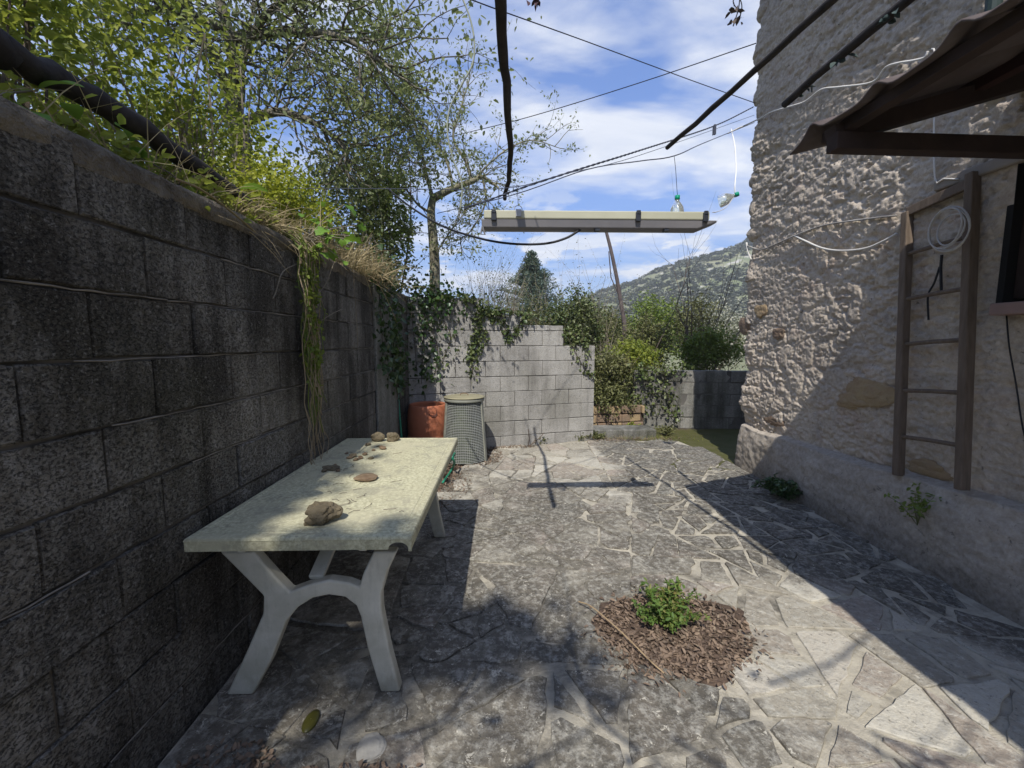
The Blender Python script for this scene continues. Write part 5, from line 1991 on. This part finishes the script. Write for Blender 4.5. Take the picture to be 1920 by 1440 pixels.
# dry grass mass
def grass(name, label, base, n, length, mat, seed, spread=(.3, .3), lean=(0, 0, 0), width=.004, cat='grass', stuff=True, droop=.5):
    r_ = np.random.RandomState(seed)
    B = np.stack([r_.randn(n) * spread[0] + base[0], r_.randn(n) * spread[1] + base[1], np.zeros(n) + base[2] + r_.uniform(-.03, .03, n)], 1)
    D = r_.randn(n, 3) * .55 + np.array([lean[0], lean[1], 1 + lean[2]])
    D /= np.linalg.norm(D, axis=1)[:, None]
    L = length * r_.uniform(.4, 1.1, n)[:, None]
    side = np.cross(D, r_.randn(n, 3))
    side /= np.linalg.norm(side, axis=1)[:, None]
    V = []
    seg = 4
    for k in range(seg + 1):
        f = k / seg
        c_ = B + D * L * f + np.array([0, 0, -1]) * (f ** 2.2) * L * droop
        w_ = side * width * (1 - f * .9)
        V += [c_ - w_, c_ + w_]
    V = np.stack(V, 1)
    base_i = (np.arange(n) * (2 * (seg + 1)))[:, None]
    Fq = np.concatenate([base_i + np.array([2 * k, 2 * k + 1, 2 * k + 3, 2 * k + 2])[None] for k in range(seg)], 0)
    o = link(name, npmesh(name, V.reshape(-1, 3), Fq), mat)
    return tag(o, label, cat, kind='stuff' if stuff else None)


grass('dry_grass', 'mass of dry straw grass tumbling over the far wall top', (-1.38, 3.75, 2.05), 1900, .42, M['straw'], 5, (.14, .42), (.25, -.1, 0), .0035, droop=.35)
grass('dry_grass', 'fringe of pale dry grass draping over the coping beside the yellow bush', (-1.34, 2.35, 2.08), 420, .34, M['straw'], 6, (.05, .28), (.5, .2, 0), .003)
grass('dry_grass', 'dry stalks standing among the weeds above the near wall', (-1.5, 1.7, 2.0), 420, .55, M['straw'], 16, (.12, .8), (.0, .0, 0), .003, droop=.3)

# ivy at the corner of left and back wall
def ivy_on(name, label, mapf, pts, n, spread, size, mat, seed, out=(0, 0, 0), stems=True):
    """pts: list of (u,v) path controls on a surface mapf(u,v,depth)->Vector; leaves around it"""
    rg_ = random.Random(seed)
    lv, mb = [], MB()
    org = mapf(*pts[0][0], 0.02)
    S = veg(name, org, label, 'ivy')
    for path in pts:
        P3 = []
        for (u, v) in path:
            P3.append(mapf(u, v, .015) - org)
        P3 = spline(P3, 5)
        mb.tube(P3, .004, 4, cap=False)
        for _ in range(n):
            q = P3[rg_.randrange(len(P3))]
            lv.append(tuple(q + Vector((rg_.gauss(0, spread[0]), rg_.gauss(0, spread[1]), rg_.gauss(0, spread[2])))))
    if stems: mb.build('stems', M['twig_dark'], S)
    leaf_mesh('leaves', np.array(lv), size, mat, S, aspect=.8, hang=(0, 0, -1.0), seed=seed, up=.2)
    return S


lwall = lambda px, py, d: (lambda p: Vector((p.x + d, p.y, p.z)))(atx(px, py, -1.20))


def bwall(px, py, d):
    n = Vector((math.sin(R(14.5)), -math.cos(R(14.5)), 0))
    rr = Vector(ray(px, py))
    p0 = Vector((bw_r.x, bw_r.y, 0))
    s = (p0 - Vector((0, 0, CAMH))).dot(n) / rr.dot(n)
    return Vector((0, 0, CAMH)) + rr * s + n * d


ivy_on('ivy', 'thick curtain of dark ivy hanging over the left end of the walls', lwall, [[(705, 500), (712, 600), (716, 690)], [(722, 520), (730, 620), (735, 700)], [(735, 500), (742, 640), (745, 720)]], 340, (.045, .13, .10), .055, M['lf_dark'], 61)
ivy_on('ivy', 'dense ivy covering the upper left corner of the pale block wall', bwall, [[(765, 540), (775, 620), (782, 700)], [(800, 540), (795, 600), (790, 720)], [(780, 540), (815, 560), (840, 575)]], 310, (.16, .04, .13), .055, M['lf_dark'], 62)
ivy_on('ivy', 'ivy along the top of the pale block wall', bwall, [[(800, 555), (850, 556), (905, 560)], [(880, 560), (900, 580), (930, 585)], [(905, 582), (950, 584), (985, 592)]], 150, (.10, .05, .035), .05, M['lf_ivy'], 63)
ivy_on('ivy', 'narrow ivy tongue hanging down the middle of the pale block wall', bwall, [[(905, 575), (892, 620), (884, 660), (886, 700)], [(890, 590), (900, 630), (880, 670)]], 230, (.05, .012, .05), .045, M['lf_ivy'], 64)
ivy_on('ivy', 'short ivy spray right of the narrow tongue on the pale wall', bwall, [[(940, 590), (948, 620), (955, 638)], [(985, 590), (975, 605), (965, 625)], [(920, 585), (925, 600)]], 90, (.035, .012, .03), .045, M['lf_ivy'], 65)
ivy_on('ivy', 'trailing ivy on the stepped right end of the pale wall', bwall, [[(1060, 625), (1075, 655), (1095, 690), (1108, 705)], [(1065, 620), (1090, 640), (1100, 660)]], 120, (.04, .012, .04), .042, M['lf_ivy'], 66)
ivy_on('ivy', 'sparse leafless ivy stems on the left part of the pale wall', bwall, [[(800, 600), (820, 650), (815, 700)], [(830, 600), (845, 630), (828, 680)]], 45, (.10, .012, .10), .04, M['lf_ivy'], 67)

# low wall greenery
def lowwall(px, py, d): return aty(px, py, 6.72) + Vector((0, -d, 0))


ivy_on('ivy', 'ivy spilling over the lit part of the low wall', lowwall, [[(1200, 690), (1215, 720), (1235, 770)], [(1240, 690), (1250, 720), (1255, 760), (1268, 780)], [(1200, 690), (1280, 690)], [(1190, 740), (1200, 780)]], 130, (.07, .03, .07), .055, M['lf_ivy'], 68)
shrub('bright green bramble heap left of the low wall', (1.80, 6.95, 0.85), (0.50, 0.35, 0.42), 130, 34, .07, .05, M['lf_olive'], 71, stems=20, base=(1.8, 6.9, 0.1), shell=.3)
shrub('trailing green bramble covering the ruined brick wall', (1.65, 6.6, 0.50), (0.55, 0.22, 0.30), 75, 26, .06, .045, M['lf_olive'], 72, stems=12, base=(1.6, 6.5, 0.0), shell=.3)
shrub('yellow green grassy shrub behind the low wall', (2.45, 7.6, 1.2), (0.55, 0.3, 0.26), 100, 28, .08, .06, M['lf_yellow'], 73, stems=10, base=(2.4, 7.6, .6), shell=.2)
shrub('pale blossoming bush behind the low wall beside the house corner', (5.6, 10.5, 1.55), (0.95, 0.6, 1.0), 260, 30, .11, .05, M['lf_white'], 74, stems=36, base=(5.5, 10.5, .5), shell=.2)
shrub('olive shrub behind the middle of the low wall', (3.05, 8.6, 1.40), (0.55, 0.4, 0.65), 120, 30, .10, .055, M['lf_olive'], 75, stems=24, base=(3.0, 8.6, .5), shell=.2)
shrub('dark rounded ivy bush above the right end of the pale wall', (1.50, 8.4, 1.85), (0.58, 0.45, 0.75), 170, 34, .10, .055, M['lf_ivy'], 76, stems=14, base=(1.5, 8.4, .4), shell=.4)
shrub('grey brown thicket behind the middle of the pale wall', (0.75, 8.6, 1.6), (0.85, 0.5, 0.75), 170, 24, .12, .045, M['lf_olive'], 77, stems=110, base=(0.8, 8.6, .4), shell=.2, twigmat='twig')
shrub('low green bush in front of the distant meadow', (2.55, 11.0, 1.75), (0.95, 0.6, 0.55), 170, 30, .13, .07, M['lf_olive'], 78, stems=12, base=(2.5, 11, .4), shell=.2)
shrub('dark green bush behind the blossoming one', (4.3, 11.5, 1.9), (0.9, 0.6, 0.9), 170, 30, .14, .07, M['lf_mid'], 79, stems=12, base=(4.3, 11.5, .4), shell=.2)
shrub('brownish thicket at the foot of the dead trunk', (2.1, 9.6, 1.4), (0.8, 0.5, 0.9), 170, 24, .12, .05, M['lf_olive'], 80, stems=90, base=(2.1, 9.6, .3), shell=.2, twigmat='twig')
shrub('shaded dark green shrub hanging over the right end of the low wall', (3.75, 7.35, 1.30), (0.62, 0.28, 0.42), 120, 30, .09, .055, M['lf_mid'], 87, stems=30, base=(3.7, 7.3, .5), shell=.2)
shrub('olive bush rising behind the dark shrub near the house corner', (4.3, 9.0, 1.9), (0.55, 0.4, 0.65), 90, 26, .11, .055, M['lf_olive'], 88, stems=40, base=(4.2, 9.0, .5), shell=.2)
grass('dry_grass', 'tuft of tan dry stems fanning over the low wall top', (2.15, 7.0, 0.95), 160, .42, M['straw'], 36, (.05, .05), (-.5, -.2, 0), .004, droop=.1)
bare_bush('tall leafless saplings rising beside the dead trunk', (1.95, 8.7, .6), 16, 2.5, .12, 'twig', 81, .009, 'lf_olive', .03, 2)
bare_bush('fine dark leafless branches near the house corner', (3.75, 8.0, .8), 12, 2.6, .25, 'twig_dark', 82, .012, None, kids=(3, 5))
bare_bush('spray of dry tan stems behind the low wall', (1.95, 7.5, .7), 26, .9, .5, 'twig', 83, .005, None, kids=(1, 2))
bare_bush('pale leafless bushes over the left part of the pale wall', (-0.3, 8.6, 1.2), 30, 1.9, .30, 'twig', 84, .007, 'lf_olive', .03, 1)
bare_bush('grey leafless shrubs left of the conifer', (0.2, 15.0, 1.0), 40, 3.0, .30, 'twig', 85, .012, 'lf_olive', .05, 2)
bare_bush('dry thin saplings poking up over the stepped wall', (-0.55, 7.6, 1.2), 14, 2.1, .20, 'twig_dark', 86, .006, 'lf_fine', .035, 1)

# dead trunk
DT = veg('dead_tree', (2.35, 9.2, .4), 'bare leaning dead trunk rising in front of the hill', 'tree')
pts = [Vector((0, 0, 0)), aty(1170, 640, 9.2) - DT.location, aty(1163, 560, 9.2) - DT.location, aty(1148, 480, 9.2) - DT.location, aty(1135, 428, 9.2) - DT.location]
mb = MB()
mb.tube(spline(pts, 5), [0.058 - .0012 * i for i in range(21)], 8)
mb.tube([pts[2], pts[2].lerp(pts[3], .5) + Vector((-.12, 0, 0)), pts[3] + Vector((-.08, 0, .1))], .012, 4)
mb.build('trunk', simple('purplish dead wood', (0.075, 0.06, 0.06), (0.13, 0.105, 0.10), 9, bump=.5), DT)

# conifer
CF = veg('conifer', (1.75, 25, 0.6), 'blue green conifer with pointed top behind the pale wall', 'tree')
mb = MB()
cb = CF.location
topz = aty(1000, 478, 25).z - cb.z
mb.tube([(0, 0, 0), (0, 0, topz * .5), (0.05, 0, topz)], [.16, .10, .02], 7)
mb.build('trunk', M['bark'], CF)
r = np.random.RandomState(14)
P = []
for k in range(330):
    f = (round(r.uniform(.12, 1) ** .8 * 17) + r.uniform(-.15, .15)) / 17
    zz = topz * f
    rad_ = (max(0, 1.0 - f)) ** .95 * 4.3 * r.uniform(.5, 1.12)
    a = r.uniform(0, 6.28)
    nseg = 14
    for s_ in np.linspace(.25, 1, nseg):
        rr = rad_ * s_
        P.append(np.stack([rr * math.cos(a) + r.randn(5) * .10, rr * math.sin(a) + r.randn(5) * .10, zz + rr * .22 + r.randn(5) * .08], 1))
leaf_mesh('crown', np.concatenate(P), .15, M['lf_pine'], CF, aspect=.35, seed=3)

# fruit tree behind the wall
FT = veg('fruit_tree', (-1.20, 6.9, .5), 'gnarled old fruit tree with bent lichened trunk and mostly bare twigs', 'tree')
fb = FT.location
q = lambda px, py, Y=6.9: aty(px, py, Y) - fb
mb, tips = MB(), []
rg = random.Random(55)
tr_ = [Vector((0, 0, 0)), q(815, 530), q(812, 450), q(808, 400), q(812, 368)]
mb.tube(spline(tr_, 5), [.10 - .0022 * i for i in range(21)], 9)
lims = [[q(812, 372), q(845, 355), q(885, 340), q(905, 332), q(935, 352)], [q(812, 372), q(800, 330), q(790, 280), q(770, 200), q(760, 120)],
        [q(885, 340), q(872, 300), q(850, 260), q(862, 210), q(880, 150)], [q(850, 355), q(840, 310), q(820, 270), q(790, 240)],
        [q(885, 340), q(925, 300), q(960, 275), q(1000, 263), q(1050, 278)], [q(808, 400), q(780, 380), q(755, 340), q(745, 290)],
        [q(905, 332), q(910, 380), q(885, 430), q(860, 450)], [q(815, 480), q(840, 440), q(870, 400), q(878, 380)]]
for i, L in enumerate(lims):
    P_ = spline(L, 5)
    k = len(P_)
    r0 = (.065, .035, .03, .03, .018, .025, .02, .015)[i]
    mb.tube(P_, [r0 * (1 - .75 * j / k) for j in range(k)], 6, cap=False)
    for j in range(3, k):
        for _ in range(1 if i in (4,) else 2):
            d = (P_[j] - P_[j - 1]).normalized() + Vector((rg.gauss(0, .7), rg.gauss(0, .5), rg.gauss(.1, .6)))
            rbranch(P_[j], d, rg.uniform(.25, .7), .007, 1, rg, mb, tips, .22, .1, 5, (1, 3), .6, 4, .6)
mb.build('trunk', simple('lichened bark', (0.13, 0.115, 0.085), (0.27, 0.26, 0.17), 9, bump=.8, bscale=30, bdist=.02), FT, smooth=True)
T = np.array([tuple(q_) for q_ in tips])
r = np.random.RandomState(3)
T = T[r.rand(len(T)) < .55]
P = np.repeat(T, 3, 0) + r.randn(len(T) * 3, 3) * .035
leaf_mesh('leaves', P, .045, M['lf_fine'], FT, aspect=.5, seed=4)
# second leafy twiggy tree, upper middle-left, between
ST = veg('sapling', (-2.0, 6.4, 1.2), 'slender leafy saplings between the tall tree and the fruit tree', 'tree')
mb, tips = MB(), []
for i in range(6):
    a = Vector((rg.gauss(0, .2), rg.gauss(0, .2), 0))
    b_ = aty(rg.uniform(690, 775), rg.uniform(90, 240), 6.2) - ST.location
    P_ = spline([a, a.lerp(b_, .5) + Vector((rg.gauss(0, .15), 0, .2)), b_], 6)
    mb.tube(P_, [.02 - .0013 * j for j in range(len(P_))], 5, cap=False)
    for j in range(4, len(P_)):
        for _ in range(2):
            rbranch(P_[j], Vector((rg.gauss(0, 1), rg.gauss(0, 1), rg.uniform(0, 1))), rg.uniform(.3, .8), .006, 1, rg, mb, tips, .2, .1, 5, (1, 3), .6, 4, .6)
mb.build('stems', M['twig_dark'], ST)
T = np.array([tuple(q_) for q_ in tips])
P = np.repeat(T, 5, 0) + np.random.RandomState(4).randn(len(T) * 5, 3) * .05
leaf_mesh('leaves', P, .055, M['lf_fine'], ST, seed=6)

# pergola vine behind and above the camera: its leaves dapple the near ground
PV = veg('pergola_vine', (0, -0.9, 2.78), 'leafy vine trained over the poles behind the viewpoint', 'vine')
mb, tips = MB(), []
rg = random.Random(66)
for i in range(16):
    st = Vector((rg.uniform(-1.6, 1.6), rg.uniform(-.5, .3), rg.uniform(0, .1)))
    rbranch(st, Vector((rg.gauss(0, 1), rg.gauss(0, .4), .05)), rg.uniform(.7, 1.3), .012, 1, rg, mb, tips, .25, 0, 5, (2, 4), .6, 4, .7)
mb.build('stems', M['twig_dark'], PV)
rv = np.random.RandomState(8)
T = np.array([tuple(q_) for q_ in tips])
T[:, 2] *= .3
T = T[rv.rand(len(T)) < .05]
P1 = np.repeat(T, 2, 0) + rv.randn(len(T) * 2, 3) * .08
P = P1
P[:, 1] = np.clip(P[:, 1], -9, 1.3)
leaf_mesh('leaves', P, .075, M['lf_mid'], PV, aspect=.9, up=1.2, seed=6)

# unseen tree added behind the viewpoint, flat crown shaped to shade paving and table
shade_tree = veg('tree', (-3.6, -6.6, 0), 'unseen tall tree behind the viewpoint with crown shaped to cast shade', 'tree')
mb = MB()
bt = shade_tree.location
mb.tube(spline([(0, 0, 0), (.1, .1, 4), (.5, .4, 7.5), (.9, .6, 10.4)], 6), [.16 - .006 * i for i in range(19)], 8)
cl_ = np.concatenate([clumps((-1.98, -5.22, 9.0), (.92, .24, .14), 78, 9, .09, 5, .05), clumps((-2.62, -4.35, 9.2), (.26, .8, .25), 46, 9, .09, 6, .05)])
for k in range(0, len(cl_), 45):
    e = Vector(cl_[k]) - bt
    mb.tube(spline([Vector((.5, .4, 7.5)), (Vector((.5, .4, 7.5)) + e) / 2 + Vector((0, 0, .3)), e], 4), [.03 - .0028 * i for i in range(9)], 4, cap=False)
mb.build('trunk', M['bark'], shade_tree, smooth=True)
leaf_mesh('crown', cl_ - np.array(bt), .12, M['lf_mid'], shade_tree, aspect=.8, up=1.0, seed=6)

# ------------------------------------------------------------------ small plants
def small_plant(name, label, base, n, h, size, mat, seed, spread=.5, cat='plant', per=5, stemmat='green'):
    S = veg(name, base, label, cat)
    rg_ = random.Random(seed)
    mb = MB()
    L = []
    for i in range(n):
        d = Vector((rg_.gauss(0, spread), rg_.gauss(0, spread), 1)).normalized()
        ln = h * rg_.uniform(.5, 1.1)
        p1_ = d * ln * .6
        p2_ = d * ln + Vector((d.x, d.y, -.3)) * ln * .25
        path = spline([Vector((0, 0, 0)), p1_, p2_], 4)
        mb.tube(path, .0018, 4, cap=False)
        for q_ in path[3:]:
            for _ in range(per):
                L.append(tuple(q_ + Vector((rg_.gauss(0, size * .5), rg_.gauss(0, size * .5), rg_.gauss(0, size * .3)))))
    mb.build('stems', M['lf_olive'], S)
    leaf_mesh('leaves', np.array(L), size, mat, S, aspect=.5, seed=seed)
    return S


small_plant('potted_weed', 'bushy green plant growing in the soil hole in the paving', (0.845, 1.955, .015), 26, .20, .024, leaf_mat('celery leaves', [(0.04, 0.08, 0.02), (0.07, 0.13, 0.025), (0.12, 0.19, 0.04), (0.22, 0.16, 0.06)], .3), 91, .75, per=10)
p = atx(1460, 935, 2.66)
small_plant('weed', 'dark green weed at the foot of the plinth near the house corner', (2.62, 3.62, .02), 26, .20, .04, M['lf_dark'], 92, .6, per=6)
pq = atx(1745, 1010, 2.68)
S = small_plant('weed', 'olive green weed sprouting from the plinth below the ladder', (2.70, 2.47, .28), 9, .27, .03, M['lf_mid'], 93, .30, per=3)
S.rotation_euler = (0, R(-12), 0)
for i, (px, py, s, lab) in enumerate([(1088, 826, .16, 'leftmost small weed at the foot of the pale wall'), (1122, 824, .13, 'small weed at the corner of the pale wall and step'), (1250, 815, .20, 'green weed between the step and the low wall'), (1185, 812, .18, 'yellowish weed growing on the concrete step'), (1010, 832, .10, 'tiny weed under the middle of the pale wall')]):
    b_ = atz(px, py)
    small_plant('weed', lab, b_, 12, s, .035, M['lf_olive'] if i != 3 else M['lf_yellow'], 100 + i, .6, per=5)
grass('dry_grass', 'short dry grass at the edge of the patio by the step', (1.75, 5.98, 0.01), 420, .13, M['straw'], 26, (.5, .06), (0, -.3, 0), .002)
grass('green_grass', 'thin green grass fringe on the patio edge', (2.3, 5.95, 0.0), 320, .11, M['lf_yellow'], 27, (.3, .08), (0, -.2, 0), .002)
grass('green_grass', 'tall fresh grass behind the low wall', (2.3, 7.5, 0.8), 700, .5, M['lf_yellow'], 28, (.5, .2), (0, 0, 0), .005, droop=.3)

# dead stick on the soil patch, twigs by the back wall
pp = [atz(1085, 1128, .03), atz(1110, 1138, .05), atz(1165, 1185, .05), atz(1215, 1235, .04), atz(1245, 1262, .02)]
o = MB().tube(spline(pp, 5), [.0032] * 21, 5).build('stick', simple('tan stick', (0.35, 0.26, 0.15), (0.28, 0.2, 0.12), 20))
tag(o, 'long thin tan stick lying across the planted soil hole', 'stick')
mb = MB()
a = atz(990, 838)
for px, py in [(1018, 810), (988, 803), (1002, 820)]:
    e = bwall(px, py, .05)
    mb.tube([q_ - a for q_ in spline([a, a.lerp(e, .5) + Vector((.02, 0, 0)), e], 4)], .006, 4)
S = veg('dead_stump', a, 'small dead forked twig standing against the pale wall', 'twig')
mb.build('branches', M['twig_dark'], S)

# small things on the near paving
b_ = atz(583, 1352, .016)
mb = MB()
mb.lathe([(0.001, .010), (0.018, .008), (0.027, .003), (.027, 0.0)], (0, 0, 0), 18)
o = mb.build('seed_pod', simple('olive pod', (0.045, 0.045, 0.010), (0.075, 0.07, 0.015), 30, rough=.4), None, smooth=True)
o.location = b_
o.scale = (1, 1.8, 1)
tag(o, 'oval olive green pod lying on the paving near the table foot', 'pod')
b_ = atz(697, 1400, .012)
o = lumpy('pale_stone', (b_.x, b_.y, .012), .05, .05, .012, M['pale_rock'], 44, None, .2, 3)
tag(o, 'pale round flat stone on the paving below the table', 'stone')

# ------------------------------------------------------------------ haze
hm = bpy.data.materials.new('haze')
hm.use_nodes = True
hn = hm.node_tree
hn.nodes.remove(hn.nodes['Principled BSDF'])
pv = hn.nodes.new('ShaderNodeVolumePrincipled')
pv.inputs['Color'].default_value = (0.86, 0.91, 1.0, 1)
pv.inputs['Density'].default_value = 0.0009
hn.links.new(pv.outputs[0], hn.nodes['Material Output'].inputs['Volume'])
HZ = MB().box((-900, -500, -3), (900, 1100, 130)).build('haze', hm)
tag(HZ, 'thin pale air between the yard and the distant hill', 'haze', kind='stuff')
